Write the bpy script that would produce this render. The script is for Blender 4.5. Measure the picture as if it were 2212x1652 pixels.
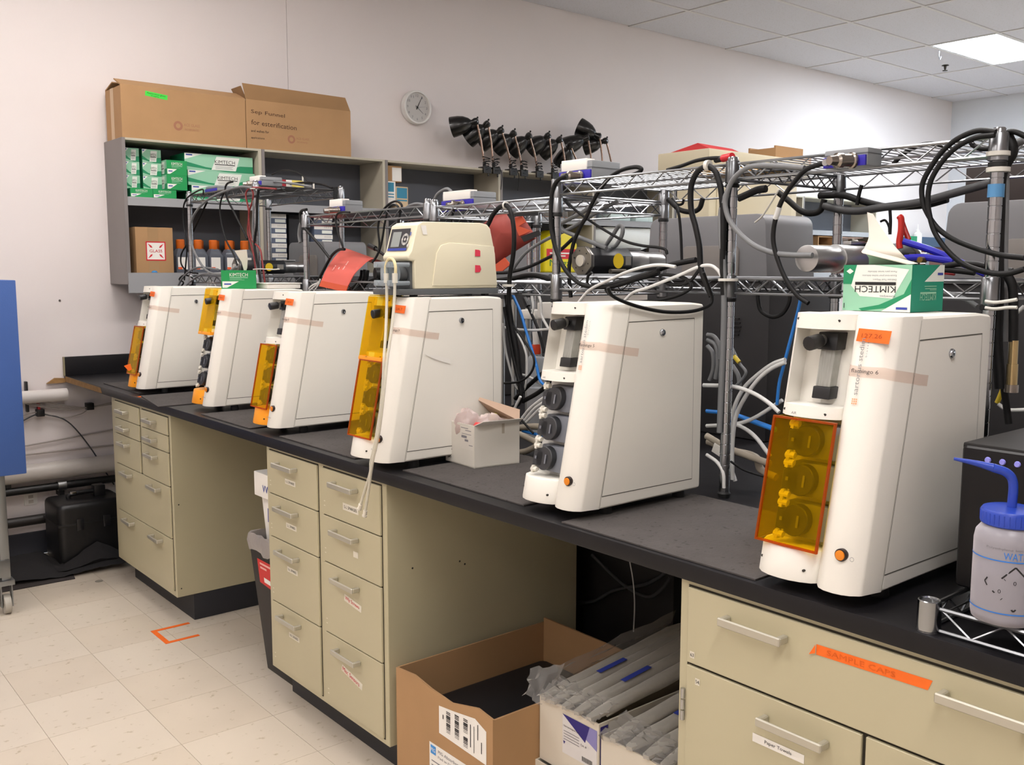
import bpy, bmesh, math, random
from mathutils import Vector, Matrix
random.seed(7)
for _o in list(bpy.data.objects): bpy.data.objects.remove(_o)
SC = bpy.context.scene
COL = SC.collection
V = Vector
# ---------------------------------------------------------------- camera
CAM_POS = V((-1.368, -5.2771, 1.459)); YAW, PITCH, ROLL, FPX = 0.69331, 0.11651, 0.00141, 2068.6
_F = V((math.sin(YAW)*math.cos(PITCH), math.cos(YAW)*math.cos(PITCH), -math.sin(PITCH)))
_R0 = V((math.cos(YAW), -math.sin(YAW), 0)); _U0 = _R0.cross(_F)
_R = _R0*math.cos(ROLL) + _U0*math.sin(ROLL); _U = -_R0*math.sin(ROLL) + _U0*math.cos(ROLL)
cam = bpy.data.objects.new('camera', bpy.data.cameras.new('camera')); COL.objects.link(cam)
cam.matrix_world = Matrix(((_R.x, _U.x, -_F.x, CAM_POS.x), (_R.y, _U.y, -_F.y, CAM_POS.y), (_R.z, _U.z, -_F.z, CAM_POS.z), (0, 0, 0, 1)))
cam.data.sensor_fit = 'HORIZONTAL'; cam.data.sensor_width = 36.0; cam.data.lens = 36.0*FPX/2212.0
cam.data.clip_start = 0.02; cam.data.clip_end = 60
SC.camera = cam
# ---------------------------------------------------------------- world, exposure
W = bpy.data.worlds.new('world'); SC.world = W; W.use_nodes = True
W.node_tree.nodes['Background'].inputs[0].default_value = (0.9, 0.95, 1.0, 1); W.node_tree.nodes['Background'].inputs[1].default_value = 0.3
SC.view_settings.view_transform = 'Standard'; SC.view_settings.look = 'None'; SC.view_settings.gamma = 1
SC.view_settings.use_curve_mapping = False; SC.view_settings.exposure = 1.1
WARM = (1.0, 0.945, 0.91); NEUT = (1.0, 0.955, 0.94); COOL = (0.78, 0.89, 1.0)
LAMP_WARM, LAMP_NEUT, LAMP_COOL = 10.0, 12.5, 24.0     # radiance of the ceiling panels
# ---------------------------------------------------------------- pixel rays onto real planes
def _ray(u, v): return _F + _R*((u-1106.0)/FPX) - _U*((v-826.0)/FPX)
def onx(u, v, x): d = _ray(u, v); return CAM_POS + d*((x-CAM_POS.x)/d.x)
def ony(u, v, y): d = _ray(u, v); return CAM_POS + d*((y-CAM_POS.y)/d.y)
def onz(u, v, z): d = _ray(u, v); return CAM_POS + d*((z-CAM_POS.z)/d.z)
# ---------------------------------------------------------------- materials
def lin(h):
    h = h.lstrip('#'); c = [int(h[i:i+2], 16)/255 for i in (0, 2, 4)]
    return tuple((x/12.92 if x <= .04045 else ((x+.055)/1.055)**2.4) for x in c) + (1,)
MATS = {}
def mat(name, col='#888888', rough=.5, metal=0., bump=0., bscale=60., var=0., vscale=6., spec=.5, coat=0., stretch=None, speck=None, emit=0.):
    if name in MATS: return MATS[name]
    m = bpy.data.materials.new(name); m.use_nodes = True; MATS[name] = m
    nt = m.node_tree; N = nt.nodes; L = nt.links; b = N['Principled BSDF']
    b.inputs['Base Color'].default_value = lin(col); b.inputs['Roughness'].default_value = rough
    b.inputs['Metallic'].default_value = metal; b.inputs['Specular IOR Level'].default_value = spec
    b.inputs['Coat Weight'].default_value = coat
    if emit:
        b.inputs['Emission Color'].default_value = lin(col); b.inputs['Emission Strength'].default_value = emit
    if var or bump or speck:
        tc = N.new('ShaderNodeTexCoord'); mp = N.new('ShaderNodeMapping'); L.new(tc.outputs['Object'], mp.inputs['Vector'])
        if stretch: mp.inputs['Scale'].default_value = stretch
    last = None
    if var:
        n = N.new('ShaderNodeTexNoise'); n.inputs['Scale'].default_value = vscale; n.inputs['Detail'].default_value = 5
        L.new(mp.outputs['Vector'], n.inputs['Vector'])
        r = N.new('ShaderNodeMapRange'); r.inputs['From Min'].default_value = .3; r.inputs['From Max'].default_value = .7
        r.inputs['To Min'].default_value = 1-var; r.inputs['To Max'].default_value = 1+var*.6
        L.new(n.outputs['Fac'], r.inputs['Value'])
        mx = N.new('ShaderNodeMix'); mx.data_type = 'RGBA'; mx.blend_type = 'MULTIPLY'; mx.inputs['Factor'].default_value = 1
        mx.inputs['A'].default_value = lin(col); L.new(r.outputs['Result'], mx.inputs['B'])
        last = mx.outputs['Result']
    if speck:   # (colour, scale, threshold)
        n = N.new('ShaderNodeTexNoise'); n.inputs['Scale'].default_value = speck[1]; n.inputs['Detail'].default_value = 3
        L.new(mp.outputs['Vector'], n.inputs['Vector'])
        r = N.new('ShaderNodeMapRange'); r.inputs['From Min'].default_value = speck[2]; r.inputs['From Max'].default_value = speck[2]+.08
        L.new(n.outputs['Fac'], r.inputs['Value'])
        mx = N.new('ShaderNodeMix'); mx.data_type = 'RGBA'; L.new(r.outputs['Result'], mx.inputs['Factor'])
        if last: L.new(last, mx.inputs['A'])
        else: mx.inputs['A'].default_value = lin(col)
        mx.inputs['B'].default_value = lin(speck[0]); last = mx.outputs['Result']
    if last: L.new(last, b.inputs['Base Color'])
    if bump:
        n = N.new('ShaderNodeTexNoise'); n.inputs['Scale'].default_value = bscale; n.inputs['Detail'].default_value = 4
        L.new(mp.outputs['Vector'], n.inputs['Vector'])
        bp = N.new('ShaderNodeBump'); bp.inputs['Strength'].default_value = bump; bp.inputs['Distance'].default_value = .004
        L.new(n.outputs['Fac'], bp.inputs['Height']); L.new(bp.outputs['Normal'], b.inputs['Normal'])
    return m
def film(name, col, body, fac=.3, rough=.15, wrinkle=0.):
    """thin sheet: coloured transmission mixed with a body colour and a sheen"""
    if name in MATS: return MATS[name]
    m = bpy.data.materials.new(name); m.use_nodes = True; MATS[name] = m
    nt = m.node_tree; N = nt.nodes; L = nt.links; b = N['Principled BSDF']; o = N['Material Output']
    b.inputs['Base Color'].default_value = lin(body); b.inputs['Roughness'].default_value = rough
    t = N.new('ShaderNodeBsdfTransparent'); t.inputs[0].default_value = lin(col)
    mx = N.new('ShaderNodeMixShader'); mx.inputs[0].default_value = fac
    lw = N.new('ShaderNodeLayerWeight'); fr = N.new('ShaderNodeMath'); fr.operation = 'POWER'; fr.inputs[1].default_value = 4.0; L.new(lw.outputs['Facing'], fr.inputs[0])
    ad = N.new('ShaderNodeMath'); ad.operation = 'ADD'; ad.use_clamp = True; ad.inputs[1].default_value = fac; L.new(fr.outputs[0], ad.inputs[0])
    L.new(ad.outputs[0], mx.inputs[0]); L.new(t.outputs[0], mx.inputs[1]); L.new(b.outputs[0], mx.inputs[2]); L.new(mx.outputs[0], o.inputs[0])
    if wrinkle:
        tc = N.new('ShaderNodeTexCoord'); n = N.new('ShaderNodeTexNoise'); n.inputs['Scale'].default_value = 45; L.new(tc.outputs['Object'], n.inputs['Vector'])
        bp = N.new('ShaderNodeBump'); bp.inputs['Strength'].default_value = wrinkle; bp.inputs['Distance'].default_value = .006
        L.new(n.outputs['Fac'], bp.inputs['Height']); L.new(bp.outputs['Normal'], b.inputs['Normal'])
    return m
def glow(name, col, s):
    if name in MATS: return MATS[name]
    m = bpy.data.materials.new(name); m.use_nodes = True; MATS[name] = m
    N = m.node_tree.nodes; e = N.new('ShaderNodeEmission'); e.inputs[0].default_value = tuple(col)+(1,); e.inputs[1].default_value = s
    m.node_tree.links.new(e.outputs[0], N['Material Output'].inputs[0]); return m
# ---------------------------------------------------------------- mesh builder
WL = {}            # world location of a thing's origin, shared by its parts
class M:
    def __init__(s): s.v = []; s.f = []
    def add(s, vs, fs):
        o = len(s.v); s.v += [V(p) for p in vs]; s.f += [tuple(i+o for i in f) for f in fs]; return s
    def box(s, x0, x1, y0, y1, z0, z1):
        return s.add([(x0,y0,z0),(x1,y0,z0),(x1,y1,z0),(x0,y1,z0),(x0,y0,z1),(x1,y0,z1),(x1,y1,z1),(x0,y1,z1)],
            [(3,2,1,0),(4,5,6,7),(0,1,5,4),(1,2,6,5),(2,3,7,6),(3,0,4,7)])
    def obox(s, o, a, b, c):
        """box from corner o and three edge vectors"""
        o, a, b, c = V(o), V(a), V(b), V(c)
        if a.cross(b).dot(c) < 0: a, b = b, a
        return s.add([o,o+a,o+a+b,o+b,o+c,o+a+c,o+a+b+c,o+b+c],[(3,2,1,0),(4,5,6,7),(0,1,5,4),(1,2,6,5),(2,3,7,6),(3,0,4,7)])
    def prism(s, pts, d):
        """closed polygon of 3D points extruded along d"""
        pts = [V(p) for p in pts]; d = V(d); n = len(pts)
        nn = V((0,0,0))
        for i in range(n): nn += pts[i].cross(pts[(i+1)%n])
        if nn.dot(d) < 0: pts.reverse()
        return s.add(pts+[p+d for p in pts], [tuple(range(n-1,-1,-1)), tuple(range(n,2*n))]+[(i,(i+1)%n,(i+1)%n+n,i+n) for i in range(n)])
    def tube(s, pts, r, n=8, cap=True, r1=None):
        pts = [V(p) for p in pts]
        pts = [p for i,p in enumerate(pts) if i == 0 or (p-pts[i-1]).length > 1e-6]
        k = len(pts)
        if k < 2: return s
        t = [(pts[min(i+1,k-1)]-pts[max(i-1,0)]).normalized() for i in range(k)]
        up = V((0,0,1)) if abs(t[0].z) < .9 else V((1,0,0))
        a = t[0].cross(up).normalized(); o = len(s.v)
        for i in range(k):
            a = (a - t[i]*a.dot(t[i])).normalized(); b = t[i].cross(a)
            ri = r if r1 is None else r+(r1-r)*i/(k-1)
            for j in range(n):
                q = 2*math.pi*j/n; s.v.append(pts[i]+a*(ri*math.cos(q))+b*(ri*math.sin(q)))
        for i in range(k-1):
            for j in range(n):
                j2 = (j+1)%n; s.f.append((o+i*n+j, o+i*n+j2, o+(i+1)*n+j2, o+(i+1)*n+j))
        if cap: s.f.append(tuple(o+j for j in range(n-1,-1,-1))); s.f.append(tuple(o+(k-1)*n+j for j in range(n)))
        return s
    def cyl(s, p0, p1, r0, r1=None, n=16): return s.tube([p0, p1], r0, n, True, r1)
    def lathe(s, prof, c, ax=(0,0,1), n=24, ref=None):
        """prof: (radius, height) pairs, outward winding from bottom to top"""
        c = V(c); ax = V(ax).normalized(); up = V((0,0,1)) if abs(ax.z) < .9 else V((1,0,0))
        a = ax.cross(up).normalized(); b = ax.cross(a); o = len(s.v)
        for (r,h) in prof:
            for j in range(n):
                q = 2*math.pi*j/n; s.v.append(c+ax*h+a*(max(r,1e-5)*math.cos(q))+b*(max(r,1e-5)*math.sin(q)))
        for i in range(len(prof)-1):
            for j in range(n):
                j2 = (j+1)%n; s.f.append((o+i*n+j, o+i*n+j2, o+(i+1)*n+j2, o+(i+1)*n+j))
        s.f.append(tuple(o+j for j in range(n-1,-1,-1))); s.f.append(tuple(o+(len(prof)-1)*n+j for j in range(n)))
        return s
    def poly(s, pts): return s.add(pts, [tuple(range(len(pts)))])
    def map(s, fn): s.v = [V(fn(p)) for p in s.v]; return s
    def build(s, name, m, parent=None, smooth=35, bev=0, seg=2, local=False, kind=None, label=None, origin=None):
        me = bpy.data.meshes.new(name)
        if parent is None:
            if origin is None:
                xs = [p.x for p in s.v]; ys = [p.y for p in s.v]
                origin = V(((min(xs)+max(xs))/2, (min(ys)+max(ys))/2, min(p.z for p in s.v)))
            w = V(origin)
        else: w = V((0,0,0)) if local else WL[parent.name]
        me.from_pydata([p-w for p in s.v], [], s.f); me.update()
        if bev:
            bm = bmesh.new(); bm.from_mesh(me); bmesh.ops.remove_doubles(bm, verts=bm.verts, dist=1e-5)
            es = [e for e in bm.edges if len(e.link_faces) == 2 and e.calc_face_angle(0) > .5]
            try: bmesh.ops.bevel(bm, geom=es, offset=bev, segments=seg, profile=.6, affect='EDGES', clamp_overlap=True)
            except Exception: pass
            bm.to_mesh(me); bm.free()
        if smooth:
            for p in me.polygons: p.use_smooth = True
            try: me.set_sharp_from_angle(angle=math.radians(smooth))
            except Exception: pass
        me.materials.append(m)
        o = bpy.data.objects.new(name, me); COL.objects.link(o)
        if parent is None: o.location = w; WL[o.name] = w
        else: o.parent = parent; WL[o.name] = V((0,0,0)) if local else w
        if kind: o['kind'] = kind
        if label: o['label'] = label
        return o
def tag(o, label, cat, group=None):
    o['label'] = label; o['category'] = cat
    if group: o['group'] = group
    return o
def thing(name, label, cat, loc, group=None):
    o = bpy.data.objects.new(name, None); COL.objects.link(o); o.location = loc; o.empty_display_size = .05
    WL[o.name] = V(loc); return tag(o, label, cat, group)
def struct(o): o['kind'] = 'structure'; return o
def clone(o, parent):
    c = o.copy(); COL.objects.link(c); c.parent = parent; WL[c.name] = WL[o.name]; return c
# ---------------------------------------------------------------- flat print on faces
TXT = {}
def text_mesh(s):
    if s not in TXT:
        cu = bpy.data.curves.new('t', 'FONT'); cu.body = s; cu.resolution_u = 2; cu.fill_mode = 'FRONT'
        ob = bpy.data.objects.new('t', cu); COL.objects.link(ob); bpy.context.view_layer.update()
        me = bpy.data.meshes.new_from_object(ob.evaluated_get(bpy.context.evaluated_depsgraph_get()))
        vs = [v.co.copy() for v in me.vertices]; fs = [tuple(p.vertices) for p in me.polygons]
        bpy.data.objects.remove(ob); bpy.data.curves.remove(cu); bpy.data.meshes.remove(me)
        x0 = min(v.x for v in vs); x1 = max(v.x for v in vs); y0 = min(v.y for v in vs); y1 = max(v.y for v in vs)
        TXT[s] = ([V(((v.x-x0)/(x1-x0), (v.y-y0)/(y1-y0), 0)) for v in vs], fs)
    return TXT[s]
class Face:
    """a flat face: lower-left corner o, unit xd to the reader's right, yd up"""
    def __init__(s, o, xd, yd): s.o = V(o); s.x = V(xd).normalized(); s.y = V(yd).normalized(); s.n = s.x.cross(s.y)
    def p(s, u, v, l=.0005): return s.o+s.x*u+s.y*v+s.n*l
    def poly(s, name, pts, m, parent, lift=.0005, **k): return M().poly([s.p(u, v, lift) for u, v in pts]).build(name, m, parent, smooth=0, **k)
    def rect(s, name, u0, v0, u1, v1, m, parent, lift=.0005, **k): return s.poly(name, [(u0,v0),(u1,v0),(u1,v1),(u0,v1)], m, parent, lift, **k)
    def rects(s, name, rs, m, parent, lift=.0005, **k):
        b = M()
        for (u0,v0,u1,v1) in rs: b.poly([s.p(u0,v0,lift), s.p(u1,v0,lift), s.p(u1,v1,lift), s.p(u0,v1,lift)])
        return b.build(name, m, parent, smooth=0, **k)
    def disc(s, name, u, v, r, m, parent, lift=.0005, n=24, r2=0, **k):
        pts = [(math.cos(2*math.pi*i/n), math.sin(2*math.pi*i/n)) for i in range(n)]
        if not r2: return s.poly(name, [(u+r*a, v+r*b) for a, b in pts], m, parent, lift, **k)
        b = M()
        for i in range(n):
            a0, a1 = pts[i], pts[(i+1)%n]
            b.poly([s.p(u+r2*a0[0], v+r2*a0[1], lift), s.p(u+r*a0[0], v+r*a0[1], lift), s.p(u+r*a1[0], v+r*a1[1], lift), s.p(u+r2*a1[0], v+r2*a1[1], lift)])
        return b.build(name, m, parent, smooth=0, **k)
    def text(s, t, u, v, w, h, m, parent, lift=.0009, ang=0, name='lettering', **k):
        vs, fs = text_mesh(t); c, sn = math.cos(ang), math.sin(ang); b = M()
        b.add([s.p(u+(q.x*w)*c-(q.y*h)*sn, v+(q.x*w)*sn+(q.y*h)*c, lift) for q in vs], fs)
        return b.build(name, m, parent, smooth=0, **k)
def spline(pts, k=6):
    pts = [V(p) for p in pts]
    if len(pts) < 3: return pts
    P = [pts[0]*2-pts[1]]+pts+[pts[-1]*2-pts[-2]]; out = []
    for i in range(1, len(P)-2):
        a, b, c, d = P[i-1], P[i], P[i+1], P[i+2]
        for j in range(k):
            t = j/k; out.append(.5*((2*b)+(c-a)*t+(2*a-5*b+4*c-d)*t*t+(3*b-a-3*c+d)*t**3))
    out.append(pts[-1]); return out
def frame_rects(u0, v0, u1, v1, t): return [(u0,v0,u1,v0+t),(u0,v1-t,u1,v1),(u0,v0+t,u0+t,v1-t),(u1-t,v0+t,u1,v1-t)]
# shared materials
WHITE = mat('white_abs', '#e4e1d8', .42, bump=.05, bscale=500, var=.03, vscale=3)
WHITE2 = mat('white_board', '#d9d5cc', .7, var=.04)
PAPER = mat('paper_white', '#e6e3dc', .8)
BLACK = mat('black_plastic', '#141416', .4, var=.1)
RUB = mat('black_rubber', '#0f0f10', .6)
CHROME = mat('chrome', '#a9acb0', .16, 1.)
WIRE = mat('zinc_wire', '#8f9194', .32, 1.)
ALU = mat('brushed_aluminium', '#b7b8b8', .3, 1., bump=.08, bscale=180, stretch=(1, 12, 1))
BEIGE = mat('putty_enamel', '#b6ae90', .42, var=.04, vscale=2.5)
CARD = mat('cardboard', '#a9845c', .85, var=.07, vscale=5, bump=.06, bscale=90)
CARDIN = mat('cardboard_inside', '#8a6a48', .9, var=.08)
INK = mat('black_ink', '#1c1a1a', .8); INKG = mat('grey_ink', '#77757a', .8); INKR = mat('red_ink', '#c8253a', .8); INKB = mat('blue_ink', '#2f3f9a', .7)
GREEN = mat('box_green', '#17875a', .55, var=.05); PGREEN = mat('box_pale_green', '#8fc3a4', .55); WPRINT = mat('box_white_print', '#dfe2da', .6); DGREEN = mat('box_deep_green', '#0d8f4a', .55)
ORANGE = mat('orange_tape', '#ee6a12', .6, var=.05, vscale=40); PTAPE = film('pink_tape', '#faf2ee', '#dcc4ba', .07, .6)
AMBER = film('amber_acrylic', '#ffee86', '#e0b818', .05, .08)
AMBERS = mat('amber_solid', '#f09a10', .35, var=.05)
BLUE = mat('blue_plate', '#2a1f9e', .45)
GREY = mat('grey_enamel', '#85888b', .45, var=.04)
CLEAR = film('clear_plastic', '#f4f6f8', '#e8eaee', .10, .08)
FILM = film('polythene_film', '#e9e8e6', '#dcd8d2', .20, .22, .6)
# ================================================================ THE ROOM
XL, XR, YF, ZC = -4.0, 9.365, -9.0, 3.316
WALLM = mat('wall_paint', '#e3dbd8', .75, bump=.06, bscale=220, var=.02, vscale=1.2)
b = M().box(XL, 1.3085, 0, .1, 0, ZC+.1).box(1.3112, XR+.1, 0, .1, 0, ZC+.1)
wall_back = struct(b.build('wall_back', WALLM, smooth=0, origin=(2.7, 0, 0)))
M().box(1.30, 1.32, .02, .09, 0, ZC).build('joint_filler', mat('joint_dark', '#3c3a3c', .9), wall_back, smooth=0)
struct(M().box(XR, XR+.1, YF, 0, 0, ZC+.1).build('wall_right', mat('wall_paint_far', '#d4d6da', .75, var=.02), smooth=0))
struct(M().box(XL-.1, XL, YF, .1, 0, ZC+.1).build('wall_left', WALLM, smooth=0))
struct(M().box(XL-.1, XR+.1, YF-.1, YF, 0, ZC+.1).build('wall_front', WALLM, smooth=0))
# floor: slab and vinyl tiles
floor = struct(M().box(XL, XR, YF, 0, -.08, -.004).build('floor', mat('floor_grout', '#b0a595', .9), smooth=0, origin=(0, -3, -.08)))
T = .305
VCT = mat('vinyl_tile', '#cdc2b2', .38, var=.04, vscale=3, speck=('#b3a690', 40, .64))
VCT2 = mat('vinyl_tile_b', '#c9bdac', .40, var=.05, vscale=3.6, speck=('#ad9f88', 44, .65))
tm = None; rest = M()
nx0, nx1, ny0, ny1 = int((XL)/T)-1, int(XR/T)+1, int(YF/T)-1, 1
for i in range(nx0, nx1):
    for j in range(ny0, ny1):
        x, y = i*T-.05, j*T-.02
        if x < XL or x+T > XR or y < YF or y+T > 0: continue
        if -1.6 < x < .75 and -4.6 < y:
            if tm is None:
                o = M().box(x+.0006, x+T-.0006, y+.0006, y+T-.0006, -.004, 0).build('floor_tile', VCT, floor, smooth=0)
                me = o.data; me.transform(Matrix.Translation((-(x)+WL[floor.name].x, -(y)+WL[floor.name].y, 0))); tm = me
                me2 = me.copy(); me2.materials[0] = VCT2
            else:
                o = bpy.data.objects.new('floor_tile', tm if random.random() < .6 else me2); COL.objects.link(o); o.parent = floor
            o.location = (x-WL[floor.name].x, y-WL[floor.name].y, 0)
        else: rest.box(x+.0006, x+T-.0006, y+.0006, y+T-.0006, -.004, 0)
rest.build('floor_tiling', VCT, floor, smooth=0, kind='stuff')
# ceiling: slab, tiles, T-bar grid, light troffers
ceil = struct(M().box(XL, XR, YF, 0, ZC+.03, ZC+.1).build('ceiling', mat('ceiling_void', '#cfcdcb', .9), smooth=0, origin=(2.7, -4.5, ZC+.03)))
CT = mat('ceiling_tile', '#c9c8cd', .9, bump=.25, bscale=120, speck=('#b4b0ae', 160, .60))
CW, CD, CX0, CY0 = 1.1816, .574, 4.1786, -.583
lights = {(2,2):'COOL'}     # column, row of cells holding lamps (cell (2,2) is the one in view)
for c, r, k in [(-6,2,'WARM'),(-4,2,'WARM'),(-6,6,'WARM'),(4,5,'COOL'),(2,6,'COOL'),(0,6,'NEUT'),(-2,6,'NEUT'),(-4,6,'WARM'),(-7,10,'WARM'),(-5,9,'NEUT')]: lights[(c,r)] = k  # unseen panels, cells chosen for how they light the room
tmesh = None; grid = M(); lamps = []
for c in range(-8, 5):
    for r in range(0, 16):
        x0 = CX0+c*CW; x1 = x0+CW; y1 = CY0-(r-1)*CD if r else 0; y0 = CY0-r*CD
        x0 = max(x0, XL); x1 = min(x1, XR); y0 = max(y0, YF)
        if x1-x0 < .1 or y1-y0 < .05: continue
        grid.box(x0-.012, x0+.012, y0, y1, ZC-.004, ZC+.03); grid.box(x0, x1, y0-.012, y0+.012, ZC-.0042, ZC+.03)
        if (c, r) in lights: lamps.append((x0, x1, y0, y1, lights[(c, r)])); continue
        full = abs(x1-x0-CW) < 1e-3 and abs(y1-y0-CD) < 1e-3
        if full and tmesh is not None:
            o = bpy.data.objects.new('ceiling_tile', tmesh); COL.objects.link(o); o.parent = ceil
            o.location = V((x0, y0, 0))-V((WL[ceil.name].x, WL[ceil.name].y, 0))
        else:
            o = M().box(x0+.008, x1-.008, y0+.008, y1-.008, ZC+.002, ZC+.02).build('ceiling_tile', CT, ceil, smooth=0, bev=.003, seg=1)
            if full:
                o.data.transform(Matrix.Translation((WL[ceil.name].x-x0, WL[ceil.name].y-y0, 0))); tmesh = o.data
                o.location = V((x0, y0, 0))-V((WL[ceil.name].x, WL[ceil.name].y, 0))
grid.build('ceiling_grid', mat('grid_white', '#c9c6c4', .6), ceil, smooth=0)
LF = mat('troffer_steel', '#d8d8d8', .5)
PW = {'WARM': glow('panel_warm', WARM, LAMP_WARM), 'NEUT': glow('panel_neutral', NEUT, LAMP_NEUT), 'COOL': glow('panel_cool', COOL, LAMP_COOL)}
for i, (x0, x1, y0, y1, k) in enumerate(sorted(lamps, key=lambda q: (q[2] != lamps[0][2], q[0]))):
    seen = abs(x0-(CX0+2*CW)) < .01 and abs(y1-(CY0-CD)) < .01
    t = thing('ceiling_light', 'glowing white ceiling light panel near the far corner' if seen else 'recessed ceiling light panel overhead, outside the picture', 'light', ((x0+x1)/2, (y0+y1)/2, ZC), 'recessed ceiling light panels')
    M().box(x0+.014, x0+.03, y0+.014, y1-.014, ZC-.002, ZC+.028).box(x1-.03, x1-.014, y0+.014, y1-.014, ZC-.002, ZC+.028).box(x0+.03, x1-.03, y0+.014, y0+.03, ZC-.002, ZC+.028).box(x0+.03, x1-.03, y1-.03, y1-.014, ZC-.002, ZC+.028).build('frame', LF, t, smooth=0)
    M().box(x0+.03, x1-.03, y0+.03, y1-.03, ZC+.004, ZC+.012).build('diffuser', PW[k], t, smooth=0)
p = onz(2042, 141, ZC)
sp = thing('sprinkler_head', 'small dark sprinkler head on the ceiling beside the light panel', 'sprinkler', (p.x, p.y, ZC-.05))
M().lathe([(.03,.05),(.032,.046),(.012,.04),(.010,.02),(.006,.01)], sp.location, n=12).build('stem', mat('dark_brass', '#3d3730', .4, .8), sp)
M().lathe([(.022,.0),(.022,.006)], sp.location, n=12).build('deflector', mat('dark_brass'), sp)
p = onz(2029, 108, ZC)
tag(M().tube(spline([(p.x,p.y,ZC),(p.x,p.y,ZC-.05),(p.x+.02,p.y,ZC-.075),(p.x+.035,p.y,ZC-.05)]), .004, 6).build('ceiling_hook', WIRE), 'thin wire hook hanging at the corner of the ceiling light', 'hook')
# baseboard, door at the far end of the back wall
struct(M().box(XL, XR, -.012, 0, 0, .12).build('baseboard_back', mat('cove_base', '#2b2c33', .6), smooth=0, bev=.004))
pa, pb, pc = ony(1966, 532, -.03), ony(2003, 532, -.03), ony(1945, 521, -.03)
dz = pa.z
door = struct(M().box(pa.x, pa.x+.95, -.05, -.01, 0, dz).build('door_1', mat('brown_door', '#6b463a', .5, var=.12, vscale=4, stretch=(6, 1, .5)), smooth=0))
DF = mat('blue_door_frame', '#3d5670', .5)
M().box(pa.x-.12, pa.x, -.08, 0, 0, dz+.1).box(pa.x+.95, pa.x+1.07, -.08, 0, 0, dz+.1).box(pa.x, pa.x+.95, -.08, 0, dz, dz+.1).build('door_frame', DF, door, smooth=0, bev=.004)
q = ony(1999, 557, -.05)
M().box(q.x-.03, q.x+.05, -.07, -.05, q.z-.09, q.z+.09).build('lock_plate', CHROME, door, bev=.004)
# wall services at the lower left
PIPEW = mat('pipe_lagging', '#c9c2ba', .35, var=.05)
PIPEB = mat('black_pipe', '#191817', .45, var=.2)
def pipe(name, label, z, y, r, x0, x1, m, cat='pipe'):
    t = thing(name, label, cat, ((x0+x1)/2, y, z-r)); M().cyl((x0,y,z), (x1,y,z), r, n=20).build('pipe_run', m, t)
    return t
t = pipe('wall_pipe', 'fat white lagged pipe low on the wall behind the black case', .437, -.06, .046, -3.2, 1.2, PIPEW)
t = pipe('wall_pipe', 'black iron pipe with a metal clamp, just under the white lagged pipe', .355, -.07, .02, -3.2, 1.2, PIPEB)
p = ony(133, 1046, -.07)
M().cyl((p.x-.02, -.07, .355), (p.x+.02, -.07, .355), .027, n=16).build('pipe_clamp', ALU, t)
M().box(p.x-.012, p.x+.012, -.07, 0, .30, .335).build('bracket', PIPEB, t)
p = ony(18, 1040, -.07); M().box(p.x-.012, p.x+.012, -.07, 0, .34, .41).build('bracket', PIPEB, t)
t = pipe('wall_pipe', 'thick dark pipe running along the wall just above the skirting', .192, -.05, .025, -3.2, 1.2, mat('brown_pipe', '#2d2825', .5, var=.2))
for k in range(8): M().box(-3.0+k*.5, -2.97+k*.5, -.05, 0, .185, .2).build('bracket', PIPEB, t)
t = pipe('wall_pipe', 'short white paper-wrapped roll on the wall under the bench end', .823, -.05, .032, -1.9, -.005, mat('paper_roll', '#dcd6d0', .5), 'roll')
WL2 = mat('white_conduit', '#aaa29b', .6)
for lab, (u0,v0,u1,v1,u2,v2), r in [('thin grey conduit line sloping along the wall above the white pipe', (0,977,60,962,245,921), .004), ('upper flat cable moulding running beneath the bench on the wall', (0,985,62,981,250,965), .005)]:
    z0 = ony(u0,v0,-.012).z; tag(M().tube([(-2.5,-.012,ony(u1,v1,-.012).z), (ony(u1,v1,-.012).x,-.012,ony(u1,v1,-.012).z), (ony(u2,v2,-.012).x+.3,-.012,ony(u2,v2,-.012).z+.01)], r, 6).build('wall_conduit', WL2), lab, 'conduit')
o = thing('power_outlet', 'white wall power outlet between the two dark pipes', 'outlet', (-.195, -.006, .255))
M().box(-.225, -.162, -.008, 0, .262, .322).build('cover_plate', PAPER, o, bev=.003)
M().box(-.205, -.182, -.0105, -.008, .297, .313).box(-.205, -.182, -.0105, -.008, .271, .287).build('socket', mat('socket_ivory', '#b9b2a8', .5), o, bev=.002)
def cable(label, pts, r, m, name='cable', cat='cable', n=8, k=6, group=None):
    return tag(M().tube(spline(pts, k), r, n).build(name, m, smooth=60), label, cat, group)
def cpx(label, s, pts, pl, r, m, name='cable', cat='cable', n=8, k=6):
    """pts are picture points (x0, y0, scale frame s) set on the real plane pl=('x'|'y', value)"""
    f = onx if pl[0] == 'x' else ony
    return cable(label, [f(s[0]+q[0]/s[2], s[1]+q[1]/s[2], q[2] if len(q) > 2 else pl[1]) for q in pts], r, m, name, cat, n, k)
KB = mat('cable_black', '#0b0b0c', .55, spec=.3); KG = mat('cable_grey', '#6f7173', .5); KW = mat('tube_white', '#c8c8c6', .35); KL = mat('tube_blue', '#2276c8', .35); KR = mat('wire_red', '#7c2222', .5); KT = mat('hose_beige', '#a69c8c', .55)
KD = mat('cable_dark_grey', '#3b3c3e', .5)
s0 = (0, 780, 3.004)
for i, dy in enumerate((0, 12, 24, 34)):
    cpx(['uppermost','second','third','lowest'][i]+' of the pale wires strung along the wall beside the blue cart', s0, [(100,225+dy*.6),(180,245+dy),(330,270+dy),(460,292+dy*.7),(570,300),(730,268+dy*.3)], ('y', -.03), .0035, WL2, 'wall_wire')
cpx('pale loop of wire sagging from the black wall clip', s0, [(120,365),(200,338),(260,332),(330,350),(400,365),(470,358),(540,335),(580,300)], ('y', -.03), .003, WL2, 'wall_wire')
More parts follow.
